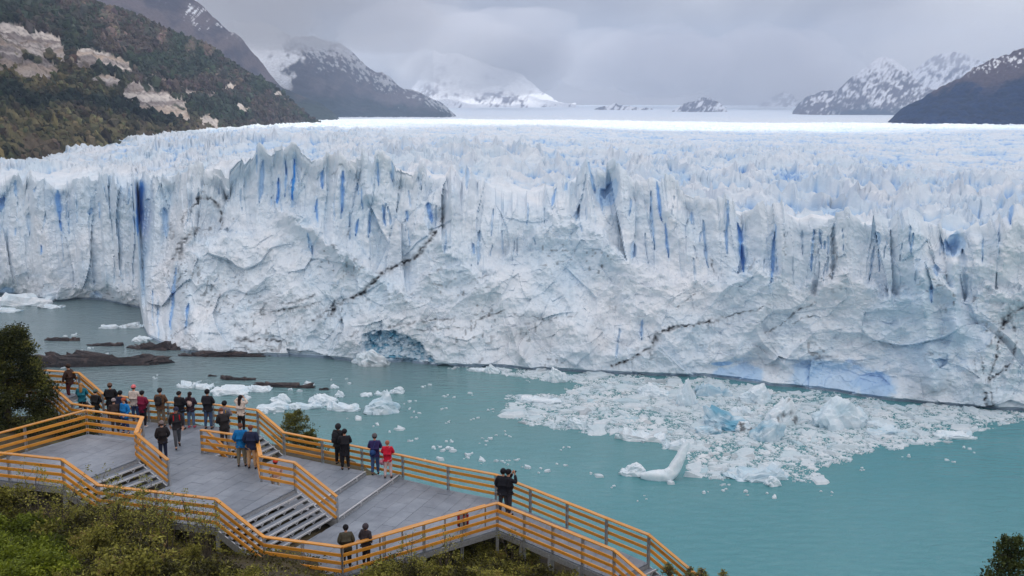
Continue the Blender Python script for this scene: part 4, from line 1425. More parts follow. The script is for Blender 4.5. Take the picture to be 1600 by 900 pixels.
railing('railing along the back of the upper left terrace', [on(A0, LA), on(A1, LA), on(A2, LA), on(A3, LA)], -1, 2.4)
railing('stair railing going down from the upper left terrace', [on(A3, LA), on(BA, LB)], -1, 2.6, skip_first=True)
railing('front railing of the upper left terrace with the bushes below', [on(A6, LA), on(A5, LA)], -1, 2.2, legs=True)
railing('stair railing behind the leafless stems on the left', [on(A5, LA), on(B1, LB)], -1, 2.6, skip_first=True, legs=True)
railing('front railing of the middle terrace above the bushes', [on(B1, LB), on(B2, LB)], -1, 2.0, skip_first=True, legs=True)
railing('stair railing going down at the front of the wide stair', [on(B2, LB), on(Q2, LC)], -1, 2.6, skip_first=True, legs=True)
railing('front railing of the lower terrace left of its sharp corner', [on(Q2, LC), on(C4, LC)], -1, 1.3, skip_first=True, legs=True)
railing('long front railing of the lower terrace rising to the right', [on(C4, LC), on(C3, LC)], -1, 1.7, skip_first=True, legs=True)
railing('near railing of the narrow walkway on long steel legs', [on(C3, LC), on(G2, LG)], -1, 1.35, skip_first=True, legs=True)
railing('near stair railing leaving the picture at the bottom', [on(G2, LG), on(H2, LH)], -1, 1.6, skip_first=True)
railing('far railing above the lake from the corner post past the black clad pair', [on(DR, LC), on(C1, LC), on(C2, LC), on(G1, LG)], 1, 1.75)
railing('far stair railing leaving the picture at the lower right', [on(G1, LG), on(H1, LH)], 1, 1.6, skip_first=True)
railing('far railing above the lake behind the two people in black', [on(Df, LD), on(DR, LC)], 1, 1.9, skip_last=True)
railing('stair railing going down at the back beside the small tree', [on(B7, LB), on(Df, LD)], 1, 2.6, skip_last=True)
railing('back railing of the middle terrace where a row of visitors looks at the ice', [on(B11, LB), on(B10, LB), on(B9, LB), on(B8, LB), on(B7, LB)], 1, 1.9, skip_last=True)
railing('far railing of the stair at the far left', [on(F3, LB + .95), on(F1, LB + 0.95), on(B11, LB)], 1, 2.6, skip_last=True)
railing('near railing of the stair at the far left', [on(F4, LB + .95), on(F2, LB + 0.95), on(B12, LB), on(B13, LB)], -1, 2.6)
railing('short railing around the stair well beside the man in bright blue', [on(B6, LB), on(B5, LB)], -1, 1.3)
railing('end piece of railing seen edge on beside the man in tan trousers', [on(B5, LB), on(B4, LB)], -1, 2.0, skip_first=True, skip_last=True)
railing('short railing at the right edge of the middle terrace', [on(B4, LB), on(B3, LB)], -1, 1.9)
railing('stair railing going down at the right of the wide stair', [on(B3, LB), on(Q3, LC)], -1, 2.8, skip_first=True)
# the steep handrail of the short back stair, seen through the stair well railing
sr = thing('stair_handrail', 'sloping wooden handrail seen through the stair well railing', 'handrail', (*B6, CAM_H + LB), None)
vv = Vector((off[0], off[1], LD - LB))
e_ = Vector((B7[0] - B6[0], B7[1] - B6[1], 0)).normalized() * 0.25
board('handrail', vv.length, 0.10, 0.05, sr, e_ + Vector((0, 0, RAIL - 0.1)), e_ + vv + Vector((0, 0, RAIL - 0.1)))
board('plank', vv.length, 0.045, 0.145, sr, e_ + Vector((0, 0, .55)), e_ + vv + Vector((0, 0, .55)))
MB().box((e_.x + vv.x, e_.y + vv.y, vv.z + 0.5), (0.06, 0.06, 1.0)).build('post', M_steel, sr)
# the second, inner row of posts and rail of the lower terrace
iv = Vector((C3[0] - C4[0], C3[1] - C4[1], 0))
inn = Vector((-iv.y, iv.x, 0)).normalized()
if inn.y < 0:
    inn = -inn
ir = thing('bench_rail', 'pale inner leaning rail on short posts behind the long front railing', 'rail', (*C4, CAM_H + LC), None)
n_ = 6
for i in range(n_ + 1):
    c = iv * (0.12 + 0.84 * i / n_) + inn * 0.42
    MB().box((c.x, c.y, 0.45), (0.06, 0.05, 0.9)).build('post', M_steel, ir)
    if i < n_:
        a, b = c, iv * (0.12 + 0.84 * (i + 1) / n_) + inn * 0.42
        board('handrail', (b - a).length - 0.01, 0.12, 0.04, ir, a + Vector((0, 0, 0.92)), b + Vector((0, 0, 0.92)))

# ================================================================== plants
def leaf_mat(name, cols, rough=0.6):
    m, t, p = material(name)
    a = attr(t, 'tint')
    r = ramp(t, [(i / (len(cols) - 1), c) for i, c in enumerate(cols)])
    t.links.new(a.outputs['Fac'], r.inputs[0])
    t.links.new(r.outputs[0], p.inputs['Base Color'])
    p.inputs['Roughness'].default_value = rough
    p.inputs['Specular IOR Level'].default_value = 0.25
    tl = N(t, 'ShaderNodeBsdfTranslucent')
    t.links.new(r.outputs[0], tl.inputs['Color'])
    mx = N(t, 'ShaderNodeMixShader')
    mx.inputs[0].default_value = 0.25
    t.links.new(p.outputs[0], mx.inputs[1])
    t.links.new(tl.outputs[0], mx.inputs[2])
    t.links.new(mx.outputs[0], t.nodes['Material Output'].inputs['Surface'])
    return m


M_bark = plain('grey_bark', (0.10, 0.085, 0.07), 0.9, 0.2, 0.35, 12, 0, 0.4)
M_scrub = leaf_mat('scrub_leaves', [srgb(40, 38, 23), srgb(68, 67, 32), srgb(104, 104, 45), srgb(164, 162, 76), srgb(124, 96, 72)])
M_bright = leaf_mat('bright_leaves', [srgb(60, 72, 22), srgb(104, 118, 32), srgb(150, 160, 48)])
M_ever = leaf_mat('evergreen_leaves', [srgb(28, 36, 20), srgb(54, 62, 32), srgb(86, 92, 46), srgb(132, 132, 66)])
M_conif = leaf_mat('conifer_needles', [srgb(24, 34, 22), srgb(48, 62, 32), srgb(92, 104, 52)])
M_yell = leaf_mat('thin_shrub_leaves', [srgb(78, 80, 40), srgb(136, 138, 64), srgb(190, 180, 96)])


def leaves(pts, size, seed, up=0.5, tint=None, asp=0.5):
    """one small pointed leaf at every point"""
    g = np.random.default_rng(seed)
    n = len(pts)
    d = g.normal(size=(n, 3))
    d[:, 2] = d[:, 2] * 0.6 + up * 0.4
    d /= np.linalg.norm(d, axis=1)[:, None]
    s = np.cross(d, g.normal(size=(n, 3)))
    s /= np.linalg.norm(s, axis=1)[:, None] + 1e-9
    L = size * g.uniform(0.6, 1.35, n)[:, None]
    V = np.stack([pts, pts + d * L * 0.5 + s * L * asp * 0.5, pts + d * L, pts + d * L * 0.5 - s * L * asp * 0.5], 1)
    tt_ = np.repeat(np.clip(g.normal(0.5, 0.22, n) if tint is None else tint + g.normal(0, 0.13, n), 0, 1), 4)
    return V.reshape(-1, 3), np.arange(4 * n).reshape(-1, 4), tt_


def clump_points(n, clumps, seed, shell=0.55):
    g = np.random.default_rng(seed)
    c = np.array(clumps, float)
    w = c[:, 3] ** 2
    i = g.choice(len(c), n, p=w / w.sum())
    d = g.normal(size=(n, 3))
    d /= np.linalg.norm(d, axis=1)[:, None]
    r = (shell + (1 - shell) * g.random(n) ** 0.6) * c[i, 3] * (1 + 0.22 * g.normal(size=n))
    tint = np.clip(0.42 + 0.26 * g.normal(size=len(c)), 0.1, 0.9)[i]
    return c[i, :3] + d * r[:, None] * np.array([1, 1, 0.85]), tint


def shrub_meshes(seed, n, size, mat, w=1.0, h=1.1, nst=9):
    g = np.random.default_rng(seed)
    clumps = []
    stems = MB()
    for k in range(nst * 2):
        a, r = g.uniform(0, 6.283), w * math.sqrt(g.random()) * 0.8
        top = (r * math.cos(a), r * math.sin(a), h * (0.45 + 0.55 * g.random()) * (1 - 0.35 * (r / w) ** 2))
        clumps.append((*top, g.uniform(0.15, 0.34) * w))
        if k % 2 == 0:
            stems.tube([(0.1 * math.cos(a), 0.1 * math.sin(a), -0.2), (top[0] * 0.5, top[1] * 0.5, top[2] * 0.55), (top[0] * 1.05, top[1] * 1.05, top[2] + 0.18)], [0.018, 0.012, 0.005], 4)
    P, tn = clump_points(n, clumps, seed + 1, 0.25)
    P[:, 2] = np.maximum(P[:, 2], -0.1)
    return leaves(P, size, seed + 2, 0.5, tn), stems


KINDS = {}
for nm, sd_, n, size, mat, w, h in (('a', 1, 5200, 0.075, M_scrub, 1.0, 1.0), ('b', 11, 4600, 0.085, M_scrub, 1.15, 0.8), ('c', 21, 4200, 0.07, M_scrub, 0.85, 1.2),
                                    ('d', 31, 5200, 0.085, M_bright, 1.0, 0.8), ('e', 41, 2200, 0.07, M_scrub, 1.0, 1.5)):
    (Vv, Ff, Tt), st_ = shrub_meshes(sd_, n, size, mat, w, h)
    root = thing('shrub', 'low brown green scrub bush below the railings', 'bush', (0, 0, 0))
    np_mesh('foliage', Vv, Ff, mat, False, {'tint': Tt}, root)
    st_.build('stems', M_bark, root)
    KINDS[nm] = [root, False]


def copy_tree(o, parent=None):
    c = o.copy()
    COL.objects.link(c)
    c.parent = parent
    for ch in list(o.children):
        copy_tree(ch, c)
    return c


def put(kind, x, y, s, label, group, zoff=0.0):
    root, used = KINDS[kind]
    o = copy_tree(root) if used else root
    KINDS[kind][1] = True
    o.location = (x, y, CAM_H + float(gz(np.array(x), np.array(y))) + zoff)
    o.rotation_euler = (0, 0, random.uniform(0, 6.28))
    o.scale = (s, s, s * random.uniform(0.9, 1.15))
    o['label'] = label
    o['group'] = group
    return o


veg_top = np.array([(-60, 738), (0, 748), (60, 764), (95, 786), (130, 780), (170, 790), (230, 792), (280, 812), (330, 852), (380, 876), (420, 888), (520, 893), (590, 876), (640, 868), (690, 846), (730, 838), (780, 832), (815, 846), (850, 862), (868, 890), (910, 905), (980, 925)], float)
cnt = 0
tries = 0
rb = random.Random(21)
placed = []
while cnt < 120 and tries < 16000:
    tries += 1
    px, py = rb.uniform(-60, 900), rb.uniform(745, 985)
    # the spot on the ground seen there
    x = y = None
    for Y in np.arange(20, 40, 0.2):
        z = dz_at(py, Y)
        X = (px - 800) / F * Y * 1.03
        if z <= float(gz(np.array(X), np.array(Y))) + 0.1:
            x, y = X, Y
            break
    if x is None:
        continue
    kind = rb.choice('aabbcce')
    if px < 75 and py > 850:
        kind = 'd'
    s = rb.uniform(0.7, 1.5)
    hgt = {'a': 1.0, 'b': .8, 'c': 1.2, 'd': .8, 'e': 1.5}[kind] * s * 1.12
    q = project(x, y, CAM_H + float(gz(np.array(x), np.array(y))) + hgt)
    wpx = 1.0 * s * F / y
    lim = max(np.interp(q[0] - wpx * 0.5, veg_top[:, 0], veg_top[:, 1]), np.interp(q[0] + wpx * 0.5, veg_top[:, 0], veg_top[:, 1]), np.interp(q[0], veg_top[:, 0], veg_top[:, 1]))
    if q[1] < lim:
        continue
    if any((x - a) ** 2 + (y - b) ** 2 < 0.36 for a, b in placed):
        continue
    # keep clear of the decks
    if x < -8 and y > 34.1 or x > -8 and x < -1 and y > 33.6 and px < 700 or y > 37.2:
        continue
    placed.append((x, y))
    if kind == 'd':
        put('d', x, y, s, 'bright yellow green bush in the bottom left corner', 'bright bushes in the bottom left corner')
    elif px > 560:
        put(kind, x, y, s, 'low olive scrub bush below the long front railing on the right', 'scrub bushes below the lower terrace')
    else:
        put(kind, x, y, s, 'low brown green scrub bush below the left front railings', 'scrub bushes below the upper terraces')
    cnt += 1
for k, (root, used) in KINDS.items():
    if not used:
        for ch in list(root.children):
            bpy.data.objects.remove(ch)
        bpy.data.objects.remove(root)

# low growth on the slope in front of the decks
g = np.random.default_rng(77)
n = 52000
X = g.uniform(-22, 9, n)
Y = g.uniform(22, 37, n)
ok = (vnoise(X / 0.8, Y / 0.8, 501) + 0.5 * vnoise(X / 2.5, Y / 2.5, 502) > -0.55) & ~((X < -8) & (Y > 34.3)) & ~((X > -8) & (X < -1.5) & (Y > 33.7)) & ~((X >= -1.5) & (Y > 37.5 - 0.55 * (X + 1.5)))
X, Y = X[ok], Y[ok]
Zg = gz(X, Y) + CAM_H + 0.3 * vnoise(X / 6, Y / 6, 402) + 0.34 * g.random(len(X)) ** 1.6 * (0.6 + 0.6 * vnoise(X / 1.1, Y / 1.1, 503))
Vv, Ff, Tt = leaves(np.stack([X, Y, Zg], -1), 0.11, 78, 0.8, np.clip(0.42 + 0.3 * vnoise(X / 1.6, Y / 1.6, 504), 0, 1))
gc = np_mesh('ground_cover', Vv, Ff, M_scrub, False, {'tint': Tt})
tag(gc, kind='stuff')


def tree(name, label, x, y, z, clumps, n, size, mat, trunk, limbs, seed, asp=0.5, group=None):
    root = thing(name, label, 'tree', (x, y, CAM_H + z), group)
    P, tn = clump_points(n, clumps, seed, 0.45)
    Vv, Ff, Tt = leaves(P, size, seed + 1, 0.4, tn, asp)
    np_mesh('crown', Vv, Ff, mat, False, {'tint': Tt}, root)
    mb = MB().tube(trunk[0], trunk[1], 8)
    for l in limbs:
        mb.tube(l, [0.05, 0.03, 0.01], 5)
    mb.build('trunk', M_bark, root, smooth=True)
    return root


# the dark evergreen at the left edge
g = np.random.default_rng(91)
cl = []
for k in range(150):
    h = g.random()
    a, r = g.uniform(0, 6.283), (1.0 - 0.62 * h ** 1.6) * (0.45 + 0.55 * math.sqrt(g.random()))
    cl.append((2.2 * r * math.cos(a), 1.6 * r * math.sin(a), 0.2 + 4.4 * h, g.uniform(0.32, 0.58)))
tx, ty = -23.6, 44.8
tree('evergreen_tree', 'dark bushy evergreen tree at the left edge beside the stair', tx, ty, float(gz(np.array(tx), np.array(ty))), cl, 60000, 0.11, M_ever,
     ([(0, 0, -0.4), (0.1, 0, 1.5), (0.0, 0.1, 4.2)], [0.2, 0.14, 0.03]), [[(0, 0, 1 + 0.4 * k), (0.8 * math.cos(k * 2.1), 0.8 * math.sin(k * 2.1), 1.6 + 0.4 * k), (1.5 * math.cos(k * 2.1), 1.5 * math.sin(k * 2.1), 2 + 0.4 * k)] for k in range(7)], 92)
# lower growth at the foot of that tree, left of the terrace
cl = []
for k in range(80):
    cl.append((g.uniform(-3.2, 2.3), g.uniform(-1.0, 1.0), g.uniform(0.0, 0.95), g.uniform(0.25, 0.5)))
tx2, ty2 = -20.9, 44.0
rt = thing('shrub', 'dark green thicket between the tree and the upper left terrace', 'bush', (tx2, ty2, CAM_H + float(gz(np.array(tx2), np.array(ty2)))))
P, tn = clump_points(13000, cl, 95, 0.3)
Vv, Ff, Tt = leaves(P, 0.09, 96, 0.5, tn)
np_mesh('foliage', Vv, Ff, M_ever, False, {'tint': Tt}, rt)
mb = MB()
for k in range(12):
    a = cl[k * 4]
    mb.tube([(a[0] * 0.8, a[1] * 0.6, -0.3), (a[0], a[1], a[2] + 0.2)], [0.025, 0.008], 4)
mb.build('stems', M_bark, rt)


def layered(x, y, z, H, W, n, size, mat, seed, label, name='beech_tree', lay=7):
    """small tree whose boughs spread in flat layers"""
    g = np.random.default_rng(seed)
    root = thing(name, label, 'tree', (x, y, CAM_H + z))
    pts, tn = [], []
    limbs = MB().tube([(0, 0, -0.5), (0.03, 0, H * 0.5), (0, 0.02, H * 0.97)], [0.09, 0.06, 0.012], 7)
    nb = lay * 5
    for k in range(nb):
        h = 0.18 + 0.8 * (k + g.random() * 0.6) / nb
        a = k * 2.399 + g.normal() * 0.3
        L = W * (1.0 - 0.86 * h ** 1.25) * g.uniform(0.75, 1.15)
        e = np.array((L * math.cos(a), L * math.sin(a), h * H + L * 0.22))
        b = np.array((0, 0, h * H))
        limbs.tube([tuple(b), tuple(b + (e - b) * 0.5 + np.array((0, 0, 0.04))), tuple(e)], [0.028, 0.018, 0.006], 4)
        m_ = int(n / nb)
        s = g.random(m_) ** 0.6
        spread = 0.34 * L * (0.3 + 0.9 * np.sin(np.clip(s, 0, 1) * 2.7))
        side = np.array((-math.sin(a), math.cos(a), 0))
        p_ = b + (e - b) * s[:, None] + side * (g.normal(size=m_) * spread)[:, None]
        p_[:, 2] += g.normal(size=m_) * 0.05 * H / 3
        pts.append(p_)
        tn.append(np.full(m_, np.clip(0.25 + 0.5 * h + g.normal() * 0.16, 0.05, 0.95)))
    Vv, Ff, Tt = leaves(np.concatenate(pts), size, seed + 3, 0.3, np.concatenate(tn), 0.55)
    np_mesh('crown', Vv, Ff, mat, False, {'tint': Tt}, root)
    limbs.build('trunk', M_bark, root)
    return root


yy = 50.5
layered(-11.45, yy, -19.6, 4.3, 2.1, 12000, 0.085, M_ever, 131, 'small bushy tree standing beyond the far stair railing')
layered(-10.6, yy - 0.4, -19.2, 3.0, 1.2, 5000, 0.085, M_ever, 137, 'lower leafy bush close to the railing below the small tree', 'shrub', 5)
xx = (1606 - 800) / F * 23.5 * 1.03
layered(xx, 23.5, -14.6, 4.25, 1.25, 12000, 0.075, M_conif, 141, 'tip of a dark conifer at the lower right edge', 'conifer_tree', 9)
for k, (px, py, H) in enumerate([(1078, 892, 0.9), (1096, 893, 0.7), (1130, 897, 0.8), (1045, 884, 0.6)]):
    x, y = ground(px, py, -15.7)
    layered(x, y, -15.7 - H * 0.85, H, 0.45, 700, 0.055, M_scrub, 150 + k, ['leafy shoot beside the stair railing leaving at the lower right', 'low leafy shoot right of the stair railing', 'tip of a shrub at the bottom edge right of the stair', 'small shrub top behind the walkway railing end'][k], 'shrub', 4)


def stems_bush(px, py, Y, label, seed, H, n, lean):
    """almost leafless upright shrub"""
    g = np.random.default_rng(seed)
    z = dz_at(py, Y)
    x = (px - 800) / F * Y * 1.03
    zg = float(gz(np.array(x), np.array(Y)))
    root = thing('shrub', label, 'bush', (x, Y, CAM_H + zg))
    H = z - zg
    mb, pts = MB(), []
    for k in range(n):
        a = g.uniform(0, 6.283)
        r = H * lean * g.uniform(0.3, 1)
        h = H * g.uniform(0.6, 1.0)
        mid = np.array((0.4 * r * math.cos(a), 0.4 * r * math.sin(a), h * 0.55)) + g.normal(size=3) * 0.05
        end = np.array((r * math.cos(a), r * math.sin(a), h))
        mb.tube([(0, 0, -0.2), tuple(mid), tuple(end)], [0.022, 0.014, 0.005], 4)
        for j in range(5):
            s = g.uniform(0.35, 1)
            b = mid + (end - mid) * s
            e = b + g.normal(size=3) * 0.22 + np.array((0, 0, 0.12))
            mb.tube([tuple(b), tuple(e)], [0.008, 0.003], 4)
            for q in range(16):
                pts.append(e + g.normal(size=3) * 0.07)
    Vv, Ff, Tt = leaves(np.array(pts), 0.075, seed + 1, 0.4)
    np_mesh('foliage', Vv, Ff, M_yell, False, {'tint': Tt}, root)
    mb.build('stems', M_bark, root)


for k, (px, py, Y, n, lab) in enumerate([(168, 738, 31.5, 7, 'sparse tall shrub with thin stems left of the terrace stair'), (205, 752, 31.0, 8, 'sparse shrub with thin stems in front of the terrace stair'),
                                         (245, 762, 31.2, 7, 'thin stemmed shrub in front of the middle terrace railing'), (285, 772, 31.6, 5, 'few bare twigs with small leaves before the middle railing'),
                                         (38, 735, 31.0, 5, 'bare twiggy shrub before the front railing at far left'), (108, 785, 31.0, 6, 'thin twiggy shrub under the corner post of the upper terrace'),
                                         (640, 838, 33.0, 6, 'twiggy shrub reaching up the long front railing'), (690, 832, 33.6, 6, 'leafy twigs standing against the long front railing'),
                                         (150, 765, 30.4, 12, 'leafy upright shrub left of the thin stems'), (225, 778, 30.2, 13, 'leafy upright shrub in the middle of the thicket before the middle railing'), (310, 806, 30.6, 11, 'leafy upright shrub right of the thicket before the middle railing'), (70, 760, 30.2, 11, 'leafy upright shrub below the upper terrace railing'), (800, 838, 35.2, 6, 'leafy shrub under the corner of the narrow walkway')]):
    stems_bush(px, py, Y, lab, 170 + k * 5, 2, n, 0.3)

# ================================================================== rocks and ice in the lake
def ico(sub):
    bm = bmesh.new()
    bmesh.ops.create_icosphere(bm, subdivisions=sub, radius=1)
    v = np.array([q.co[:] for q in bm.verts])
    f = np.array([[q.index for q in fc.verts] for fc in bm.faces])
    bm.free()
    return v, f


ICO = {k: ico(k) for k in (2, 3, 4, 5)}
M_berg = ice_material('berg_ice', (0.83, 0.865, 0.885), (0.66, 0.80, 0.87), (0.02, 0.21, 0.34), 3.0)
M_floe = ice_material('floe_ice', (0.70, 0.75, 0.775), (0.50, 0.62, 0.675), (0.06, 0.24, 0.34), 3.0)
m, t, p = material('wet_dark_rock')
n1 = noise(t, 0.5, 8, 0.7, 0.4)
r1 = ramp(t, [(0.3, srgb(34, 30, 31)), (0.55, srgb(64, 53, 51)), (0.75, srgb(104, 82, 72))])
t.links.new(n1.outputs['Fac'], r1.inputs[0])
t.links.new(r1.outputs[0], p.inputs['Base Color'])
p.inputs['Roughness'].default_value = 0.6
bump(t, p, n1.outputs['Fac'], 0.9, 0.7)
M_rock = m


def chunk(name, label, cat, px, py, w, h, seed, mat, group=None, depth=0.75, blue=0.0, tilt=(0, 0), sub=4, rough=1.0, flat=False, rz=0.0, dirt_shade=0.0, peak=0.0, sharp=1.0):
    """a rough lump floating or standing in the lake; w and h are its size in the photo"""
    x, y = ground(px, py, -CAM_H)
    s = y / F * 1.02
    W, H = w * s, h * s * 1.05
    v, f = ICO[sub]
    P = v.copy()
    e = 0.55 if flat else 0.8
    P = np.sign(P) * np.abs(P) ** e
    o = seed * 3.7
    k = 1.0
    if flat:
        ar = min(4.0, 1 / max(depth, 0.12))
        n3 = fbm(P[:, 0] * 1.5 * ar + o, P[:, 1] * 1.6 + 0.5 * P[:, 2] + o, seed, 5)
        fc = facets(P[:, 0] * 2.0 * ar + o, P[:, 1] * 2.0 + 0.6 * P[:, 2], seed + 3, 1.0)[0]
        fc2 = fbm(P[:, 0] * 6 * ar + o, P[:, 1] * 6, seed + 5, 3)
        P[:, :2] *= (1 + rough * (0.16 * n3 + 0.12 * fc))[:, None]
        P[:, 2] *= np.clip(0.55 + 1.0 * n3 + 0.5 * fc + 0.22 * fc2, 0.15, 1.15)
    else:
      n3 = fbm(P[:, 0] * 1.6 + P[:, 2] * 0.9 + o, P[:, 1] * 1.6 - P[:, 2] * 0.8 + o, seed, 4)
      fc = facets(P[:, 0] * 2.2 + P[:, 2] * 1.1 + o, P[:, 1] * 2.2 + P[:, 2] * 1.7 - o, seed + 3, 1.2)[0]
      fc2 = facets(P[:, 0] * 5 + P[:, 2] * 2.3 + o, P[:, 1] * 5 + P[:, 2] * 3.1 - o, seed + 5, 1.1)[0]
      P *= (1 + rough * (0.20 * n3 + 0.17 * sharp * fc + 0.05 * fc2))[:, None]
    if peak:
        P[:, 2] *= 1 + peak * np.exp(-((P[:, 0] - 0.15 * math.sin(seed)) / 0.3) ** 2)
    P[:, 2] *= 1 + 0.25 * np.sin(P[:, 0] * 2 + seed)
    D = max(W * depth, H * 0.8)
    P = P * np.array([W / 2, D / 2, H])
    Rm = np.array(Matrix.Rotation(rz, 3, 'Z') @ Matrix.Rotation(tilt[1], 3, 'Y') @ Matrix.Rotation(tilt[0], 3, 'X'))
    P = P @ Rm.T
    P[:, 2] = np.where(P[:, 2] < -0.5, -0.5 + 0.1 * P[:, 2], P[:, 2])
    b = np.clip(blue * (1 + 0.9 * fbm(P[:, 0] / (W * 0.3) + o, P[:, 2] / (H * 0.5 + 0.1) + P[:, 1] / (D * 0.4), seed + 9, 3)) + 0.22 * np.exp(-np.abs(P[:, 2]) / 0.25) * (blue > 0), 0, 1)
    dd = np.clip(dirt_shade * sst(0.15, 0.6, fbm(P[:, 0] / (W * 0.14), P[:, 2] / (H * 0.3 + .1), seed + 12, 3)), 0, 1)
    ob = np_mesh(name, P, f, mat, False, {'blue': b * (1 - min(1, 1.6 * blue) * 0.75), 'dirt_shade': dd, 'teal': np.clip(b * min(1, 1.6 * blue), 0, 0.9)}, None, (x, y, 0))
    return tag(ob, label, cat, group)


for a in [
    ('long brown rock spit in the grey water behind the stair at far left', 158, 569, 205, 22, 3, .28, 0.10),
    ('low dark rock in the inlet, leftmost of the two small ones', 97, 532, 52, 7, 5, .3, -0.05),
    ('low dark rock in the inlet beside the tip of the ice front', 166, 540, 56, 6, 6, .3, -.08),
    ('black rock ledge under the left corner of the ice front', 246, 545, 88, 13, 7, .4, -.12),
    ('flat black ledge at the foot of the ice right of the corner', 345, 556, 120, 7, 8, .25, -.03),
    ('small dark rock tip alone left of the long dark reef', 332, 588, 14, 3, 9, .5, 0),
    ('dark reef rock behind the row of visitors', 369, 593, 52, 7, 10, .35, -.06),
    ('long dark reef rock above the white floes', 447, 604, 96, 9, 11, .25, -.14),
    ('small dark rock tip at the right end of the reef', 506, 609, 14, 4, 12, .5, 0),
    ('dark shore rock behind the evergreen at the left edge', 4, 552, 50, 26, 13, 1.1, 0),
]:
    lab, px, py, w, h, sd_, dp, rz = a
    chunk('rock', lab, 'rock', px, py, w, h * 0.72, sd_, M_rock, 'rocks in the inlet', dp * 0.55, 0, (0, 0), 4, 1.15, True, rz)

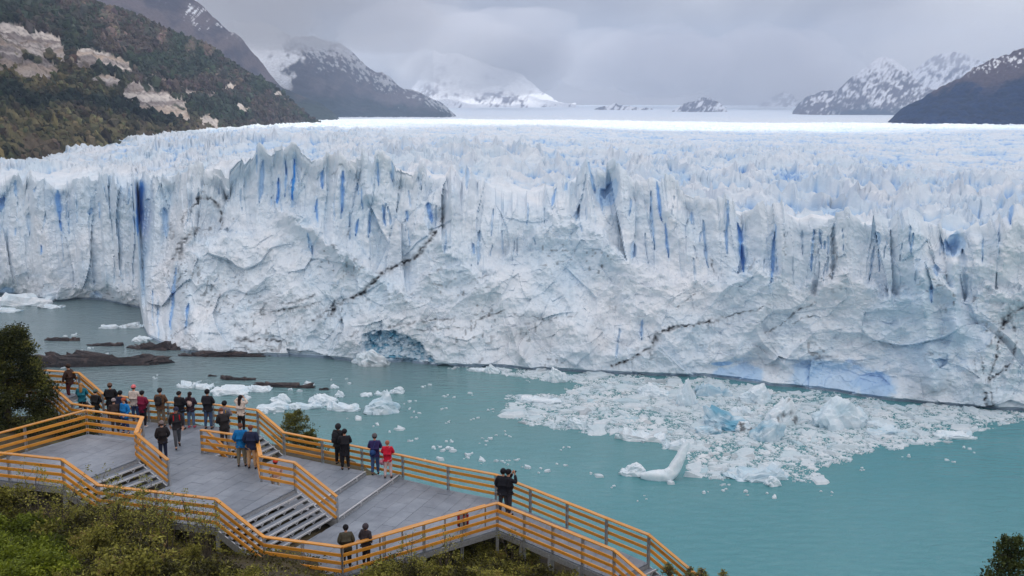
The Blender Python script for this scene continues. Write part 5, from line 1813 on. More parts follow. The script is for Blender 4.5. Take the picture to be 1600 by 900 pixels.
BERGS = [
    # label, px, py, w, h, seed, blue, depth, tilt, flat, peak, dirt
    ('pale blue pointed iceberg alone in open water behind the stair', 598, 643, 54, 21, 20, .30, .6, (0, .05), False, .25, 0),
    ('flat white floe behind the woman taking a picture, longest of its row', 362, 613, 58, 8, 21, .02, .7, (0, 0), True, 0, 0),
    ('flat white floe right of the longest floe near the dark reef', 404, 610, 42, 8, 22, .02, .6, (0, 0), True, 0, 0),
    ('small white floe left of the dark reef, left of a pair', 293, 604, 30, 9, 23, .02, .7, (0, -.1), True, 0, 0),
    ('small white floe left of the dark reef, right of a pair', 320, 606, 28, 8, 24, .02, .7, (0, -.1), True, 0, 0),
    ('jagged pale floe just above the small tree', 428, 640, 44, 12, 25, .18, .7, (0, 0), False, 0, 0),
    ('tilted white floe above the small tree', 437, 628, 32, 12, 26, .1, .6, (0, .2), False, .2, 0),
    ('pale flat floe between the small tree and the pointed iceberg', 478, 636, 52, 8, 27, .16, .6, (0, 0), True, 0, 0),
    ('rounded white iceberg left of the pale pointed one', 506, 630, 46, 16, 28, .08, .6, (0, 0), False, .2, 0),
    ('long flat white floe just left of the pale pointed iceberg', 537, 639, 54, 10, 29, .06, .5, (0, 0), True, 0, 0),
    ('small white floe above the pointed iceberg, leftmost of its string', 573, 619, 18, 8, 30, .05, .6, (0, 0), False, 0, 0),
    ('small white floe in the middle of the string above the pointed iceberg', 597, 616, 24, 7, 31, .05, .6, (0, 0), True, 0, 0),
    ('small white floe with a hump at the right of the string above the pointed iceberg', 620, 614, 22, 9, 32, .05, .6, (0, 0), False, 0, 0),
    ('small white lump below the end of the dark reef', 530, 620, 14, 8, 33, .04, .7, (0, 0), False, 0, 0),
    ('small white lump beside the right tip of the dark reef', 523, 606, 13, 5, 34, .03, .7, (0, 0), False, 0, 0),
    ('heap of white ice rubble in front of the dark blue ice block', 583, 570, 46, 24, 35, .0, .6, (0, 0), False, .2, .35),
    ('white chunk at the foot of the ice left of the blue block', 558, 567, 16, 9, 36, .05, .7, (0, 0), False, 0, 0),
    ('blue tilted slab close to the ice front in the pack', 1112, 617, 52, 20, 37, .5, .5, (0, .38), True, 0, 0),
    ('white and blue rounded berg in the pack below the ice front', 1180, 627, 44, 17, 38, .2, .7, (0, 0), False, .1, 0),
    ('dirty white rounded berg with dark specks in the pack', 1224, 660, 52, 26, 39, 0, .6, (0, 0), False, .15, .75),
    ('largest pale blue berg in the right half of the pack', 1312, 663, 88, 27, 40, .22, .6, (0, 0), False, .3, 0),
    ('flat pale plate beside the largest pale berg', 1362, 663, 60, 6, 41, .2, .5, (0, 0), True, 0, 0),
    ('dark turquoise berg with a white back in the middle of the pack', 1130, 668, 70, 22, 42, .62, .6, (.1, .15), False, .1, .0),
    ('low turquoise and white berg left of the dark turquoise one', 1106, 676, 44, 13, 43, .5, .6, (0, -.1), False, 0, .3),
    ('sharp blue wedge of ice right of the dark turquoise berg', 1196, 686, 46, 25, 44, .5, .6, (.0, .45), False, .4, 0),
    ('dirty grey ice lump between the turquoise berg and the blue wedge', 1160, 672, 30, 10, 45, 0, .6, (0, 0), False, 0, .8),
    ('white lump with an upright tooth left of the blue slab', 1072, 632, 34, 20, 46, .15, .6, (0, 0), False, .5, 0),
    ('broad white berg in the pack left of the toothed lump', 1022, 618, 50, 13, 47, .08, .6, (0, 0), False, 0, 0),
    ('flat pinkish white floe at the lower edge of the pack', 1000, 684, 76, 12, 48, .0, .5, (0, 0), True, 0, .25),
    ('flat white floe just above the curved white iceberg', 1054, 700, 38, 12, 49, .03, .6, (0, -.25), True, 0, 0),
    ('rounded white floe touching the left end of the curved iceberg', 988, 741, 36, 13, 50, .05, .7, (0, -.12), False, 0, 0),
    ('low pale blue berg awash at the lower edge of the pack', 1180, 742, 96, 13, 51, .34, .6, (0, 0), True, 0, 0),
    ('small white lump in open water below the awash blue berg', 1208, 757, 26, 9, 52, .02, .7, (0, 0), False, 0, 0),
    ('white hump in the pack close under the ice front at left', 872, 596, 28, 14, 53, .05, .6, (0, 0), False, .1, 0),
    ('long flat white floe at the left tip of the pack', 845, 627, 66, 6, 54, .05, .4, (0, 0), True, 0, 0),
    ('white block near the lower left edge of the pack', 902, 668, 30, 15, 55, .1, .6, (0, 0), False, .1, 0),
    ('pale flat berg at the right end of the pack', 1492, 682, 60, 9, 56, .12, .5, (0, 0), True, 0, 0),
    ('pale blue plate awash right of the largest pale berg', 1385, 675, 66, 7, 57, .3, .5, (0, 0), True, 0, 0),
    ('white lump in the pack above the blue wedge', 1160, 645, 32, 9, 58, .04, .6, (0, 0), True, 0, 0),
    ('wide snowy floe at the left edge below the far ice wall', 28, 474, 104, 13, 59, .02, .5, (0, 0), True, 0, 0),
    ('thin floe at the left edge in front of the wide snowy floe', 12, 486, 44, 4, 60, .2, .6, (0, 0), True, 0, .2),
    ('narrow grey floe near the far ice wall at left', 80, 480, 42, 4, 61, .1, .5, (0, 0), True, 0, .5),
    ('thin white floe beside the left corner of the ice front', 172, 512, 34, 5, 62, .02, .5, (0, 0), True, 0, 0),
    ('thin white floe with a dark underside touching the corner of the ice front', 207, 511, 36, 6, 63, .02, .5, (0, 0), True, 0, .4),
    ('small white floe alone in the left inlet', 34, 512, 12, 4, 64, .02, .6, (0, 0), True, 0, 0),
    ('small white lump below the corner of the ice front', 222, 532, 26, 7, 65, .02, .6, (0, 0), False, 0, 0),
    ('white lump near the foot of the ice at centre left', 770, 582, 22, 8, 66, .05, .6, (0, 0), False, 0, 0),
    ('flat chunk at the foot of the ice right of the blue block', 748, 579, 30, 5, 67, .05, .6, (0, 0), True, 0, 0),
]
for lab, px, py, w, h, sd_, bl, dp, tl, fl, pk, dt in BERGS:
    chunk('iceberg' if h > 11 else 'ice_floe', lab, 'iceberg' if h > 11 else 'ice floe', px, py, w, h * (0.85 if fl else (1.05 if px > 680 else 0.75)), sd_, M_berg, 'icebergs and floes on the lake', dp, bl, tl, 4, 0.75 if fl else 1.0, fl, 0.25 * math.sin(sd_), dt, pk)

# the curved white iceberg: a low flat foot that bends up into a horn
x0, y0 = ground(1035, 748, -CAM_H)
s = y0 / F * 1.02
path = np.array([(-35, 0.10, 4), (-24, 0.0, 4), (-9, -0.1, 4), (6, -0.1, 5), (17, 0.2, 12), (25, 0.8, 24), (32, 1.4, 37), (39, 2.0, 49), (43, 2.3, 57)], float)
wid = np.array([4, 9, 12, 13, 12, 10, 9, 7, 4.0])
hei = np.array([4, 8, 9, 10, 9, 8.5, 7, 5.5, 3.0])
q = np.linspace(0, 1, 60)
k0 = np.linspace(0, 1, len(path))
cx_, cy_, cz_ = [np.interp(q, k0, path[:, i]) for i in range(3)]
for arr in (cx_, cy_, cz_):
    arr[1:-1] = (arr[:-2] + arr[1:-1] * 2 + arr[2:]) / 4
wv, hv_ = np.interp(q, k0, wid), np.interp(q, k0, hei)
an = np.linspace(0, 2 * np.pi, 28, endpoint=False)
Vt = []
for i in range(60):
    tx_ = np.gradient(cx_)[i], np.gradient(cz_)[i]
    L = math.hypot(*tx_)
    nx_, nz_ = -tx_[1] / L, tx_[0] / L
    c_, s__ = np.cos(an), np.sin(an)
    sq = 1 / (np.abs(c_) ** 3 + np.abs(s__) ** 3) ** (1 / 3)
    rr_ = sq * (1 + 0.10 * fbm(c_ * 1.5 + i * 0.09, s__ * 1.5 + i * 0.05, 611, 3))
    Vt.append(np.stack([(cx_[i] + nx_ * s__ * rr_ * hv_[i]) * s, cy_[i] + c_ * rr_ * wv[i] * s * 0.9, (cz_[i] + nz_ * s__ * rr_ * hv_[i]) * s], -1))
Vt = np.array(Vt)
f = []
for i in range(59):
    for j in range(28):
        f.append([i * 28 + j, i * 28 + (j + 1) % 28, (i + 1) * 28 + (j + 1) % 28, (i + 1) * 28 + j])
Vt = Vt.reshape(-1, 3)
c0, c1 = Vt[:28].mean(0), Vt[-28:].mean(0)
nV = len(Vt)
Vt = np.concatenate([Vt, [c0], [c1]])
for j in range(28):
    f.append([nV, (j + 1) % 28, j, nV])
    f.append([nV + 1, nV - 28 + j, nV - 28 + (j + 1) % 28, nV + 1])
f3 = [q_ for q_ in f if len(set(q_)) == 4]
ft = [list(dict.fromkeys(q_)) for q_ in f if len(set(q_)) == 3]
me = bpy.data.meshes.new('iceberg')
me.from_pydata([tuple(v) for v in Vt], [], f3 + ft)
me.polygons.foreach_set('use_smooth', [True] * len(me.polygons))
at = me.attributes.new('blue', 'FLOAT', 'POINT')
at.data.foreach_set('value', np.clip(0.03 + 0.5 * np.exp(-np.abs(Vt[:, 2]) / 0.5), 0, 1).astype(np.float32))
me.materials.append(M_berg)
ban = bpy.data.objects.new('iceberg', me)
COL.objects.link(ban)
ban.location = (x0, y0, 0)
tag(ban, 'curved white iceberg like a horn rising from the water', 'iceberg', 'icebergs and floes on the lake')

# the pack: hundreds of plates and crumbs of ice between the bergs
PACK = [(788, 634), (800, 624), (850, 618), (905, 610), (872, 596), (800, 586), (700, 576), (690, 571), (760, 575), (850, 579), (950, 585), (1050, 592), (1100, 594), (1180, 604), (1250, 613), (1330, 622), (1400, 630), (1470, 636), (1540, 642), (1620, 648), (1620, 656),
        (1560, 664), (1530, 676), (1480, 688), (1420, 692), (1370, 704), (1325, 714), (1296, 730), (1285, 746), (1240, 752), (1180, 750), (1120, 748), (1085, 742), (1075, 712), (1040, 694), (960, 682), (930, 676), (880, 672), (840, 664), (800, 650)]


def ring_pieces(cx, cy, r, g, n=7, z1=None, irr=0.35, asp=0.62):
    k = len(cx)
    a = np.linspace(0, 2 * np.pi, n, endpoint=False)[None] + g.uniform(-0.3, 0.3, (k, n))
    rad = r[:, None] * (1 + irr * g.normal(size=(k, n)).clip(-1.6, 1.6))
    rot = g.uniform(0, 6.283, k)[:, None]
    ex, ey = np.cos(a) * rad, np.sin(a) * rad * asp
    x = cx[:, None] + ex * np.cos(rot) - ey * np.sin(rot)
    y = cy[:, None] + ex * np.sin(rot) + ey * np.cos(rot)
    h = z1[:, None]
    tl = g.normal(size=(k, 2)) * 0.10
    tz = lambda xx, yy: (xx - cx[:, None]) * tl[:, :1] + (yy - cy[:, None]) * tl[:, 1:]
    top = np.stack([cx[:, None] + (x - cx[:, None]) * 0.82, cy[:, None] + (y - cy[:, None]) * 0.82, np.maximum(0.03, h * g.uniform(0.65, 1.2, (k, n)) + tz(x, y))], -1)
    bot = np.stack([x, y, np.full_like(x, -0.12)], -1)
    cen = np.stack([cx, cy, z1 * 1.12], -1)[:, None]
    V = np.concatenate([bot, top, cen], 1)
    F_ = []
    for i in range(n):
        j = (i + 1) % n
        F_ += [[i, j, n + j], [i, n + j, n + i], [n + i, n + j, 2 * n]]
    return V, np.array(F_)


g = np.random.default_rng(303)


def in_pack(n, soft=5):
    pts = []
    while len(pts) < n:
        px, py = g.uniform(680, 1620, 4000), g.uniform(565, 760, 4000)
        # even on the water, not in the picture
        keep = g.random(4000) < ((567 - 180) / (py - 180)) ** 3
        wx_, wy_ = soft * 2.2 * fbm(px / 25, py / 10, 601, 3), soft * fbm(px / 25 + 4, py / 10, 602, 3)
        ok = in_poly(px + wx_, py + wy_, PACK) & keep
        den = fbm(px / 45, py / 14, 603, 3)
        edge_ok = g.random(4000) < 0.45 + 0.75 * sst(-0.7, 0.4, den)
        for a, b in zip(px[ok & edge_ok], py[ok & edge_ok]):
            pts.append((a, b))
    return np.array([ground(a, b, -CAM_H) for a, b in pts[:n]])


C = in_pack(12500)
r = np.clip(np.exp(g.normal(math.log(0.33), 0.80, len(C))), 0.12, 3.6)
r[:45] = g.uniform(1.8, 4.0, 45)
od = np.argsort(-r)
C, r = C[od], r[od]
h = np.clip(0.05 + 0.15 * r * g.uniform(0.1, 1.3, len(r)), 0.04, 0.6)
V, Fp = ring_pieces(C[:, 0], C[:, 1], r, g, 8, h)
NI = 240
bl = np.clip(g.normal(0.10, 0.16, len(r)), 0, 0.6)
dt = np.where(g.random(len(r)) < 0.05, 0.3, 0.0)
for i in range(NI):
    o = np_mesh('ice_floe', V[i] - np.array([C[i, 0], C[i, 1], 0]), Fp, M_floe, False, {'blue': np.full(17, bl[i]), 'dirt_shade': np.full(17, dt[i])}, None, (C[i, 0], C[i, 1], 0))
    tag(o, 'small flat white ice floe among the loose pack on the lake', 'ice floe', 'small floes in the pack')
rest = V[NI:]
k = len(rest)
Fa = (Fp[None] + (np.arange(k) * 17)[:, None, None]).reshape(-1, 3)
o = np_mesh('brash_ice', rest.reshape(-1, 3), Fa, M_floe, False, {'blue': np.repeat(bl[NI:], 17), 'dirt_shade': np.repeat(dt[NI:], 17)})
tag(o, kind='stuff')
C2_ = in_pack(34000, 7)
r2 = np.clip(np.exp(g.normal(math.log(0.15), 0.4, len(C2_))), 0.05, 0.4)
V2, Fp2 = ring_pieces(C2_[:, 0], C2_[:, 1], r2, g, 5, np.clip(r2 * 0.6, 0.03, 0.2))
Fa = (Fp2[None] + (np.arange(len(C2_)) * 11)[:, None, None]).reshape(-1, 3)
o = np_mesh('ice_crumbs', V2.reshape(-1, 3), Fa, M_floe, False, {'blue': np.repeat(np.clip(g.normal(0.04, 0.1, len(C2_)), 0, .5), 11), 'dirt_shade': np.zeros(11 * len(C2_))})
tag(o, kind='stuff')

# single small bits on the open water
bits = [(700, 702, 10), (708, 705, 14), (730, 712, 12), (732, 716, 6), (752, 720, 12), (776, 721, 10), (785, 722, 8), (806, 720, 7), (760, 690, 6), (767, 686, 8), (825, 732, 14), (854, 737, 10), (937, 745, 12), (930, 742, 5), (620, 672, 11), (625, 671, 14), (590, 664, 9),
        (688, 718, 12), (693, 705, 10), (640, 690, 8), (678, 700, 8), (697, 690, 6), (655, 646, 6), (700, 618, 6), (640, 640, 5), (1165, 768, 9), (1210, 778, 10), (1515, 702, 8), (1100, 770, 8), (1135, 765, 6), (960, 760, 6), (1047, 755, 14), (1130, 758, 7), (560, 655, 14), (870, 725, 5),
        (115, 525, 10), (140, 545, 8), (165, 560, 8), (185, 540, 8), (100, 575, 6), (240, 590, 5), (310, 598, 8), (480, 600, 14), (545, 600, 8), (660, 605, 6), (690, 640, 5), (735, 615, 6), (770, 640, 6), (700, 660, 5), (640, 628, 7), (470, 612, 10), (385, 622, 12), (415, 645, 12), (740, 655, 5), (790, 680, 6),
        (1420, 712, 7), (1350, 735, 6), (1480, 720, 5), (1300, 770, 6), (1010, 780, 5), (880, 700, 5)]
cl_ = [(a + g.normal() * 9, b + g.normal() * 3, g.uniform(3, 7)) for a, b, _ in bits for _ in range(2)]
for i, (px, py, w) in enumerate(bits + cl_):
    if py < 570 and px > 230:
        continue
    x, y = ground(px, py, -CAM_H)
    rr_ = np.array([0.5 * w * y / F])
    V3, F3 = ring_pieces(np.zeros(1), np.zeros(1), rr_, g, 8, np.clip(rr_ * 0.6, 0.08, 0.6), 0.4, 0.8)
    o = np_mesh('ice_bit', V3[0], F3, M_floe, False, {'blue': np.full(17, max(0, g.normal(0.05, 0.08))), 'dirt_shade': np.zeros(17)}, None, (x, y, 0))
    tag(o, 'tiny white lump of ice drifting on open water', 'ice lump', 'tiny ice lumps on open water')

# ================================================================== people
M_skin = plain('skin', srgb(206, 158, 132), 0.55, 0.3, 0.06, 20)
M_eye = plain('dark_eye', (0.02, 0.018, 0.015), 0.2, 0.5, 0.05)
_cm = {}


def cloth(rgb):
    if rgb not in _cm:
        _cm[rgb] = plain('cloth_%d' % len(_cm), srgb(*rgb), 0.8, 0.2, 0.22, 14, 0, 0.35)
    return _cm[rgb]


QUEUE = []


def skin(name, nodes, edges, mat, parent, sub=1):
    QUEUE.append((name, nodes, edges, mat, parent, sub))


def flush():
    tmp = []
    for name, nodes, edges, mat, parent, sub in QUEUE:
        me = bpy.data.meshes.new('tmp')
        me.from_pydata([n[0] for n in nodes], edges, [])
        o = bpy.data.objects.new('tmp', me)
        COL.objects.link(o)
        o.modifiers.new('s', 'SKIN').use_smooth_shade = True
        if not me.skin_vertices:
            bpy.context.view_layer.objects.active = o
        sv = me.skin_vertices[0].data if me.skin_vertices else None
        tmp.append((o, nodes, sub))
    bpy.context.view_layer.update()
    for o, nodes, sub in tmp:
        sv = o.data.skin_vertices[0].data
        for i, n in enumerate(nodes):
            r = n[1]
            sv[i].radius = r if isinstance(r, tuple) else (r, r)
            sv[i].use_root = i == 0
        ss = o.modifiers.new('u', 'SUBSURF')
        ss.levels = sub
        ss.render_levels = sub
    dg = bpy.context.evaluated_depsgraph_get()
    dg.update()
    for (o, nodes, sub), (name, _, _, mat, parent, _) in zip(tmp, QUEUE):
        me = bpy.data.meshes.new_from_object(o.evaluated_get(dg))
        me.name = name
        me.materials.clear()
        me.materials.append(mat)
        me.polygons.foreach_set('use_smooth', [True] * len(me.polygons))
        ob = bpy.data.objects.new(name, me)
        COL.objects.link(ob)
        ob.parent = parent
    for o, _, _ in tmp:
        m_ = o.data
        bpy.data.objects.remove(o)
        bpy.data.meshes.remove(m_)
    QUEUE.clear()


def dome(name, mat, parent, M, c, rx, ry, rz, low=-0.2, front=None, n=14, rows=7):
    """cap or hair: the upper part of an ellipsoid round the head, cut lower at the back when front is given"""
    vs, fs = [], []
    for i in range(rows + 1):
        for j in range(n):
            a = 2 * math.pi * j / n
            lo = low
            if front is not None:
                w_ = 0.5 + 0.5 * math.sin(a)
                lo = low + (front - low) * w_ ** 2
            th = math.asin(max(-1, min(1, lo))) * (1 - i / rows) + math.pi / 2 * (i / rows)
            if i == rows:
                th = math.pi / 2 - 0.02
            vs.append(tuple(M @ Vector((c[0] + rx * math.cos(th) * math.cos(a), c[1] + ry * math.cos(th) * math.sin(a), c[2] + rz * math.sin(th)))))
    for i in range(rows):
        for j in range(n):
            fs.append([i * n + j, i * n + (j + 1) % n, (i + 1) * n + (j + 1) % n, (i + 1) * n + j])
    fs.append([rows * n + j for j in range(n)])
    fs.append([j for j in reversed(range(n))])
    mb = MB()
    mb.v, mb.f = vs, fs
    return mb.build(name, mat, parent, smooth=True)


def soft_box(name, mat, parent, M, c, s, bev=0.05):
    bm = bmesh.new()
    bmesh.ops.create_cube(bm, size=1)
    for v in bm.verts:
        v.co = Vector((v.co.x * s[0], v.co.y * s[1], v.co.z * s[2]))
    bmesh.ops.bevel(bm, geom=bm.edges[:], offset=bev, segments=2, affect='EDGES')
    for v in bm.verts:
        v.co = M @ (v.co + Vector(c))
    me = bpy.data.meshes.new(name)
    bm.to_mesh(me)
    bm.free()
    me.materials.append(mat)
    me.polygons.foreach_set('use_smooth', [True] * len(me.polygons))
    o = bpy.data.objects.new(name, me)
    COL.objects.link(o)
    o.parent = parent
    return o


def person(label, px, py, lv, H, face, jacket, trousers, hat=None, hair=(40, 30, 26), arms='down', legs='stand', lean=0.0, coat=0.0, bulk=1.0, pack=None, bag=None, long_hair=False, hood=None, shoes=(36, 32, 32), stripe=None, head=(0.0, 0.0), at=None, seed=0):
    """head top seen at px, py standing on the deck at lv"""
    rg = random.Random(seed * 7 + 3)
    bulk *= 1.14
    H *= 1.065
    k = H / 1.75
    hd = {'stand': 0, 'walk': 0, 'climb': 0, 'crouch': -0.46}[legs]
    x, y = at if at else ground(px, py, lv + H + hd * k)
    root = thing('person', label, 'person', (x, y, CAM_H + lv), None, R(face))
    pz = 0.93 + hd
    U = Matrix.Translation((0, 0, pz)) @ Matrix.Rotation(-lean, 4, 'X') @ Matrix.Translation((0, 0, -0.93))
    Hm = U @ Matrix.Translation((0, 0.0, 1.52)) @ Matrix.Rotation(head[0], 4, 'Z') @ Matrix.Rotation(-head[1], 4, 'X') @ Matrix.Translation((0, 0, -1.52))
    S = Matrix.Scale(k, 4)
    up = lambda q: tuple(S @ (U @ Vector(q)))
    hp = lambda q: tuple(S @ (Hm @ Vector(q)))
    lw = lambda q: tuple(S @ Vector(q))
    # joints of the legs
    st_ = 0.02 + 0.03 * rg.random()
    leg = {}
    for sg in (-1, 1):
        if legs == 'walk':
            f_ = 0.24 * sg
            leg[sg] = [(sg * .085, 0, .88), (sg * .09, .07 + f_ * .55, .49), (sg * .09, f_ - (.06 if sg < 0 else 0), .10 + (.05 if sg < 0 else 0)), (sg * .10, f_ + .13, .04 + (.0 if sg < 0 else .02))]
        elif legs == 'climb':
            hh = 0.22 if sg > 0 else 0.0
            leg[sg] = [(sg * .085, 0, .88), (sg * .09, .14 if sg > 0 else .04, .52 + hh * .5), (sg * .09, .16 if sg > 0 else -.06, .10 + hh), (sg * .10, .29 if sg > 0 else .07, .04 + hh)]
        elif legs == 'crouch':
            leg[sg] = [(sg * .09, -.02, .46), (sg * .14, .34, .48), (sg * .11, .05, .10), (sg * .12, .2, .04)]
        else:
            o_ = rg.uniform(-.05, .05)
            leg[sg] = [(sg * .085, 0, .88), (sg * (.09 + st_ * .5), .02 + o_ * .6, .49), (sg * (.09 + st_), -.01 + o_, .09), (sg * (.11 + st_), .14 + o_, .035)]
    arm = {}
    for sg in (-1, 1):
        if arms == 'rail':
            arm[sg] = [(sg * .175, 0, 1.41), (sg * .25, .06, 1.17), (sg * .13, .30, 1.13), (sg * .11, .38, 1.12)]
        elif arms == 'photo':
            arm[sg] = [(sg * .175, 0, 1.41), (sg * .24, .20, 1.27), (sg * .08, .25, 1.53), (sg * .05, .25, 1.60)]
        elif arms == 'pockets':
            arm[sg] = [(sg * .18, 0, 1.41), (sg * .27, -.06, 1.16), (sg * .20, .10, 1.00), (sg * .17, .14, .95)]
        elif arms == 'fold':
            arm[sg] = [(sg * .18, 0, 1.41), (sg * .24, .05, 1.17), (sg * .05, .24, 1.18), (-sg * .04, .25, 1.2)]
        elif arms == 'swing':
            arm[sg] = [(sg * .18, 0, 1.41), (sg * .24, -.10 * sg, 1.16), (sg * .23, -.02 - .18 * sg, .95), (sg * .22, -.0 - .2 * sg, .87)]
        elif arms == 'ears':
            arm[sg] = [(sg * .175, 0, 1.42), (sg * .33, .06, 1.38), (sg * .14, .10, 1.58), (sg * .09, .1, 1.64)]
        else:
            arm[sg] = [(sg * .18, 0, 1.41), (sg * .235, -.02, 1.16), (sg * .235, .05, .93), (sg * .225, .07, .86)]
    nodes, edges = [], []

    def add(pt, r, prev=None):
        nodes.append((pt, tuple(q * k for q in r) if isinstance(r, tuple) else r * k))
        if prev is not None:
            edges.append((prev, len(nodes) - 1))
        return len(nodes) - 1
    b = bulk
    pel = add(up((0, 0, .93)), (.125 * b, .095 * b))
    sp = add(up((0, 0, 1.12)), (.115 * b, .09 * b), pel)
    ch = add(up((0, .01, 1.32)), (.135 * b, .10 * b), sp)
    uc = add(up((0, 0, 1.43)), (.09, .075), ch)
    nk = add(up((0, .005, 1.50)), .052, uc)
    hb = add(hp((0, .02, 1.565)), (.062, .07), nk)
    hm = add(hp((0, .015, 1.655)), (.084, .098), hb)
    add(hp((0, .005, 1.72)), (.062, .070), hm)
    nb_ = add(hp((0, .095, 1.64)), .016, hm)
    add(hp((0, .128, 1.628)), .010, nb_)
    for sg in (-1, 1):
        e0 = add(hp((sg * .078, .0, 1.645)), .014, hm)
        add(hp((sg * .092, -.01, 1.65)), .010, e0)
        L = leg[sg]
        h_ = add(lw(L[0]), .078 * b, pel)
        kn = add(lw(L[1]), .055, h_)
        an_ = add(lw(L[2]), .038, kn)
        add(lw(L[3]), .032, an_)
        A = arm[sg]
        s_ = add(up(A[0]), .058, ch)
        el = add(up(A[1]), .040, s_)
        wr = add(up(A[2]), .027, el)
        pm = add(up(A[3]), (.038, .018), wr)
        w0, w1 = Vector(A[2]), Vector(A[3])
        d = (w1 - w0).normalized()
        sd__ = d.cross(Vector((0, 1, 0.2))).normalized()
        for q_, (o_, ln) in enumerate(((-.03, .062), (-.01, .075), (.01, .07), (.03, .055))):
            base = w1 + d * .02 + sd__ * o_
            f0 = add(up(base), .010, pm)
            cu = Vector((-sg * .012, .010, 0))
            f1_ = add(up(base + d * ln * .55 + cu * .5), .009, f0)
            add(up(base + d * ln + cu * 1.6), .007, f1_)
        t0 = add(up(w0 + d * .02 + sd__ * .03), .012, pm)
        add(up(w0 + d * .06 + sd__ * .06), .009, t0)
    skin('body', nodes, edges, M_skin, root, 1)
    # jacket
    nodes, edges = [], []
    hem = 0.80 - coat
    if legs == 'crouch':
        c0_ = add(up((0, 0, .92)), (.165 * b, .14 * b))
    else:
        c0_ = add(up((0, -.005, .98)), (.160 * b, .128 * b))
        hm_ = add(up((0, -.005, hem + .06)), (.168 * b, .135 * b), c0_)
        add(up((0, -.005, hem)), (.168 * b, .135 * b), hm_)
    c1_ = add(up((0, 0, 1.14)), (.150 * b, .122 * b), c0_)
    c2_ = add(up((0, .01, 1.31)), (.168 * b, .130 * b), c1_)
    c3_ = add(up((0, -.005, 1.425)), (.115, .10), c2_)
    add(up((0, .0, 1.51)), (.072, .072), c3_)
    for sg in (-1, 1):
        A = arm[sg]
        s_ = add(up(A[0]), .082 * b, c2_)
        el = add(up(A[1]), .070 * b, s_)
        wr = add(up(A[2]), .054, el)
    skin('jacket', nodes, edges, cloth(jacket), root, 1)
    # trousers
    nodes, edges = [], []
    t0 = add(lw((0, 0, pz + .05)), (.135 * b, .115 * b))
    for sg in (-1, 1):
        L = leg[sg]
        a0 = add(lw(L[0]), .095 * b, t0)
        a1 = add(lw(L[1]), .072 * b, a0)
        a2 = Vector(L[2])
        add(lw((a2.x, a2.y, a2.z + .01)), .058, a1)
    skin('trousers', nodes, edges, cloth(trousers), root, 1)
    for sg in (-1, 1):
        L = leg[sg]
        nodes, edges = [], []
        a0 = add(lw((L[2][0], L[2][1] - .05, L[2][2] - .045)), (.044, .045))
        a1 = add(lw((L[2][0], L[2][1] + .03, L[2][2] - .04)), (.048, .048), a0)
        add(lw((L[3][0], L[3][1] + .03, L[3][2] + .012)), (.042, .034), a1)
        skin('shoe', nodes, edges, cloth(shoes), root, 1)
    SM = S @ Hm
    if hood:
        dome('hood', cloth(hood), root, SM, (0, -.005, 1.635), .125, .135, .135, -.95, .35)
    elif hat:
        dome('hat', cloth(hat), root, SM, (0, .01, 1.665), .112, .126, .118, -.2, .05)
    if hair and not hood:
        dome('hair', cloth(hair), root, SM, (0, .0, 1.65), .102, .114, .100, -.75, .45)
    if long_hair:
        nodes, edges = [], []
        a0 = add(hp((0, -.05, 1.66)), .085)
        a1 = add(hp((0, -.085, 1.55)), (.085, .05), a0)
        a2 = add(up((0, -.125, 1.40)), (.085, .035), a1)
        add(up((0, -.135, 1.27)), (.05, .02), a2)
        skin('long_hair', nodes, edges, cloth(hair), root, 1)
    for sg in (-1, 1):
        mb = MB()
        c = Vector((sg * .032, .098, 1.662))
        for dx, dz_ in ((-.014, 0), (0, .009), (.014, 0), (0, -.009)):
            mb.v.append(tuple(SM @ (c + Vector((dx, 0, dz_)))))
        mb.v.append(tuple(SM @ (c + Vector((0, .010, 0)))))
        mb.f = [[0, 1, 4], [1, 2, 4], [2, 3, 4], [3, 0, 4]]
        mb.build('eye', M_eye, root)
    mb = MB()
    c = Vector((0, .100, 1.597))
    mb.v = [tuple(SM @ (c + Vector(q))) for q in ((-.025, -.012, 0), (0, .004, .007), (.025, -.012, 0), (0, .004, -.007), (0, .008, 0))]
    mb.f = [[0, 1, 4], [1, 2, 4], [2, 3, 4], [3, 0, 4]]
    mb.build('mouth', cloth((150, 84, 76)), root)
    if pack:
        pk = soft_box('backpack', cloth(pack), root, S @ U, (0, -.215 * b, 1.24), (.29, .17, .42), .06)
        soft_box('pocket', cloth(pack), pk, S @ U, (0, -.31 * b, 1.15), (.22, .06, .20), .025)
        for sg in (-1, 1):
            nodes, edges = [], []
            prev = None
            for q_ in ((sg * .10, -.14, 1.40), (sg * .11, -.03, 1.475), (sg * .115, .10, 1.42), (sg * .12, .145, 1.25), (sg * .15, .06, 1.08)):
                prev = add(up(q_), (.022, .010), prev)
            skin('strap', nodes, edges, cloth(pack), root, 1)
    if bag:
        soft_box('shoulder_bag', cloth(bag[0]), root, S @ U, bag[1], (.24, .12, .26), .045)
        nodes, edges = [], []
        prev = None
        x_ = bag[1][0]
        for q_ in ((x_, bag[1][1], bag[1][2] + .12), (x_ * .5, bag[1][1] - .0, 1.25), (-x_ * .4, -.10, 1.45), (-x_ * .45, .03, 1.48)):
            prev = add(up(q_), (.014, .010), prev)
        skin('strap', nodes, edges, cloth(bag[0]), root, 1)
    if stripe:
        nodes, edges = [], []
        prev = None
        for q_ in ((.15, -.135, 1.12), (.13, -.15, 1.28), (.12, -.115, 1.42)):
            prev = add(up(q_), (.03, .012), prev)
        skin('stripe', nodes, edges, cloth(stripe), root, 1)
    return root


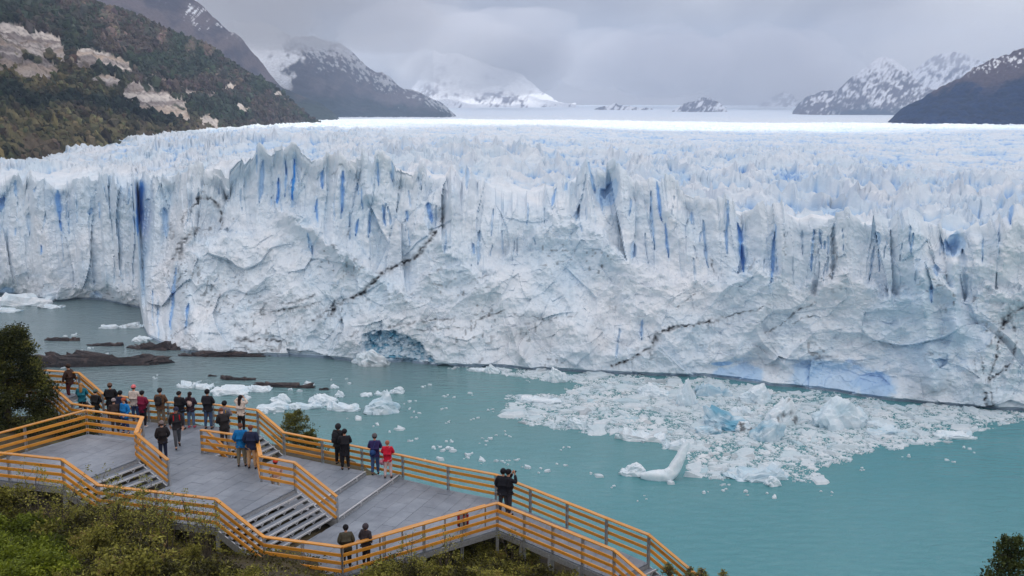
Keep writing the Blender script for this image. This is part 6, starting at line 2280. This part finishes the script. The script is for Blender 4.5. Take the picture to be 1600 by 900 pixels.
BLK, JEAN, KHA = (30, 30, 34), (62, 84, 116), (128, 116, 96)
person('person in a dark brown jacket climbing the far left stair', 106, 569, LB + 0.62, 1.75, 75, (72, 54, 48), (86, 42, 44), (66, 52, 46), arms='swing', legs='climb', coat=.05, seed=1)
person('person with blond hair in a teal jacket at the far left stair', 126, 598, LB, 1.62, 10, (36, 116, 136), (50, 50, 56), None, (176, 132, 84), arms='rail', long_hair=True, seed=2)
person('person in black wearing a grey green cap', 147, 609, LB, 1.62, -10, (34, 36, 38), BLK, (86, 108, 102), arms='rail', lean=.1, seed=3)
person('person in a bulky black jacket and brown fur hat', 171, 599, LB, 1.76, 8, BLK, (40, 42, 50), (104, 82, 70), arms='rail', bulk=1.14, seed=4)
person('person in a dark navy jacket and black beanie behind the blue clad one', 187, 611, LB, 1.66, -12, (38, 44, 66), (40, 44, 56), BLK, arms='rail', seed=5)
person('person in dark brown wearing a pale grey beanie, half hidden by the terrace railing', 177, 623, LB, 1.58, 25, (62, 52, 50), (60, 58, 60), (150, 140, 142), arms='down', seed=6)
person('person in a bright blue jacket and orange knit hat', 193, 622, LB, 1.60, 150, (28, 122, 190), (44, 62, 100), (172, 88, 62), arms='pockets', seed=7)
person('person in a cream jacket wearing a red and white hat', 208, 602, LB, 1.72, -5, (206, 194, 184), (66, 90, 132), (222, 120, 124), arms='rail', seed=8)
person('person in a magenta jacket and black trousers with white shoes', 221, 611, LB, 1.66, -20, (126, 30, 62), (32, 30, 36), (32, 30, 34), arms='fold', coat=.08, shoes=(220, 220, 220), bulk=1.08, seed=9)
person('person in a brown jacket and khaki trousers with a small black backpack', 249, 607, LB, 1.76, 0, (104, 76, 56), (124, 112, 96), (52, 48, 50), arms='rail', pack=(44, 42, 44), seed=10)
person('person with dark hair in a black jacket and jeans left of the long haired one', 279, 611, LB, 1.76, -20, BLK, (76, 96, 124), None, (36, 30, 30), arms='rail', bulk=1.1, head=(-.5, 0), seed=11)
person('person with long dark hair, pale backpack and pink shoes', 296, 612, LB, 1.65, -8, (62, 48, 60), (92, 116, 148), None, (46, 34, 34), arms='rail', long_hair=True, bag=((206, 178, 168), (.03, -.17, 1.22)), shoes=(196, 70, 110), seed=12)
person('person in a black jacket, black beanie and jeans at the back railing', 323, 609, LB, 1.78, -6, (36, 36, 42), (66, 86, 116), (28, 28, 32), arms='rail', bulk=1.05, seed=13)
person('person with a navy beanie and a black vest over red sleeves walking towards the viewer', 274, 636, LB, 1.76, 205, (46, 44, 48), (84, 86, 92), (44, 46, 66), arms='swing', legs='walk', pack=(176, 32, 42), head=(.2, .25), seed=14)
person('person in black with a patterned grey beanie and dark jeans', 252, 658, LB, 1.66, 30, (40, 36, 38), (44, 50, 72), (122, 112, 112), arms='pockets', coat=.04, seed=15)
person('person in a grey jacket with a yellow stripe and black cap', 350, 627, LB, 1.76, -15, (118, 116, 124), (106, 100, 100), (30, 30, 34), arms='rail', pack=(104, 100, 112), stripe=(226, 176, 42), seed=16)
person('person with brown hair in black bending over the stair well railing', 341, 641, LB, 1.70, 40, (40, 38, 40), (54, 54, 60), None, (112, 70, 52), arms='rail', lean=.3, head=(0, .4), bulk=1.08, at=tuple(np.array(ground(338, 711, LB)) + np.array((0.1, 1.0))), seed=17)
person('person with long black hair in a cream jacket taking a picture', 375, 617, LB, 1.68, -15, (212, 198, 186), (34, 32, 36), None, (40, 32, 34), arms='ears', long_hair=True, seed=18)
person('person in a bright blue jacket and khaki trousers', 375, 661, LB, 1.78, 8, (20, 110, 172), (122, 116, 100), None, (104, 68, 54), arms='pockets', bulk=1.05, seed=19)
person('person in a navy jacket and tan trousers', 391, 664, LB, 1.78, 0, (36, 44, 70), (190, 154, 116), None, (110, 66, 54), arms='pockets', bulk=1.08, seed=20)
person('person in black with the hood up carrying a black backpack', 528, 662, LD, 1.80, -20, (36, 36, 40), (30, 30, 34), None, None, arms='rail', hood=(44, 44, 50), pack=(34, 34, 40), bulk=1.05, seed=21)
person('person in a long black coat leaning towards the hooded one', 538, 671, LD, 1.72, 12, (34, 34, 40), (32, 32, 36), (36, 34, 38), arms='rail', coat=.22, bulk=1.08, seed=22)
person('person in a purple and black jacket and jeans with a blue bag', 585, 678, LE, 1.76, 4, (52, 44, 92), (64, 88, 128), (92, 88, 92), arms='rail', coat=.02, bag=((44, 76, 130), (-.08, -.17, 1.0)), seed=23)
person('person in a red jacket and pale pink trousers', 605, 688, LE, 1.62, 0, (196, 30, 56), (212, 186, 182), None, (164, 104, 84), arms='rail', bag=((186, 130, 146), (-.24, -.04, .76)), seed=24)
person('person in a black jacket and grey trousers at the corner of the lower terrace', 786, 733, LC, 1.78, -20, (28, 30, 38), (64, 62, 66), (24, 24, 30), arms='pockets', bulk=1.08, coat=.04, seed=25)
person('person in black with a camera raised beside the railing', 794, 734, LC, 1.76, -55, (32, 33, 40), (58, 56, 62), (26, 26, 32), arms='photo', seed=26)
person('person in an olive jacket with a cream collar and black beanie at the front railing', 536, 824, LC, 1.54, 15, (74, 72, 60), (46, 46, 50), (26, 26, 30), arms='pockets', bulk=1.12, at=tuple(np.array(ground(536, 824, LC + 1.66)) + np.array((0.05, 0.22))), seed=27)
person('person in a dark hooded jacket beside the olive jacket', 568, 822, LC, 1.49, -30, (56, 50, 54), (44, 42, 48), None, None, arms='pockets', hood=(66, 60, 66), at=tuple(np.array(ground(569, 823, LC + 1.60)) + np.array((0.0, 0.3))), seed=28)
person('person with a red cap crouching on the step behind the short railing', 430, 718, LD, 1.65, 20, (206, 170, 164), (200, 184, 166), (206, 70, 60), arms='rail', legs='crouch', seed=29)
flush()
# a camera in raised hands
c_ = ground(794, 734, LC + 1.76)
hp_ = thing('camera', 'small black camera held up by the person in black at the corner', 'camera', (c_[0] + 0.24, c_[1] + 0.17, CAM_H + LC + 1.60))
soft_box('camera_body', cloth(BLK), hp_, Matrix.Identity(4), (0, 0, 0), (.13, .07, .09), .012)
MB().tube([(0.03, 0.03, 0), (0.07, .09, 0)], [0.034, 0.034], 10).build('lens', cloth((20, 20, 22)), hp_)
# the red rucksack left standing behind the long front railing
bx_, by_ = ground(722, 838, LC)
rk_ = thing('rucksack', 'dark red rucksack standing behind the long front railing', 'rucksack', (bx_, by_ + 0.75, CAM_H + LC))
soft_box('bag_body', cloth((150, 34, 44)), rk_, Matrix.Identity(4), (0, 0, .32), (.44, .28, .62), .08)
soft_box('front_pocket', cloth((52, 34, 38)), rk_, Matrix.Identity(4), (0, -.16, .22), (.32, .10, .30), .04)
soft_box('lid', cloth((112, 28, 36)), rk_, Matrix.Identity(4), (0, 0, .64), (.40, .30, .12), .05)
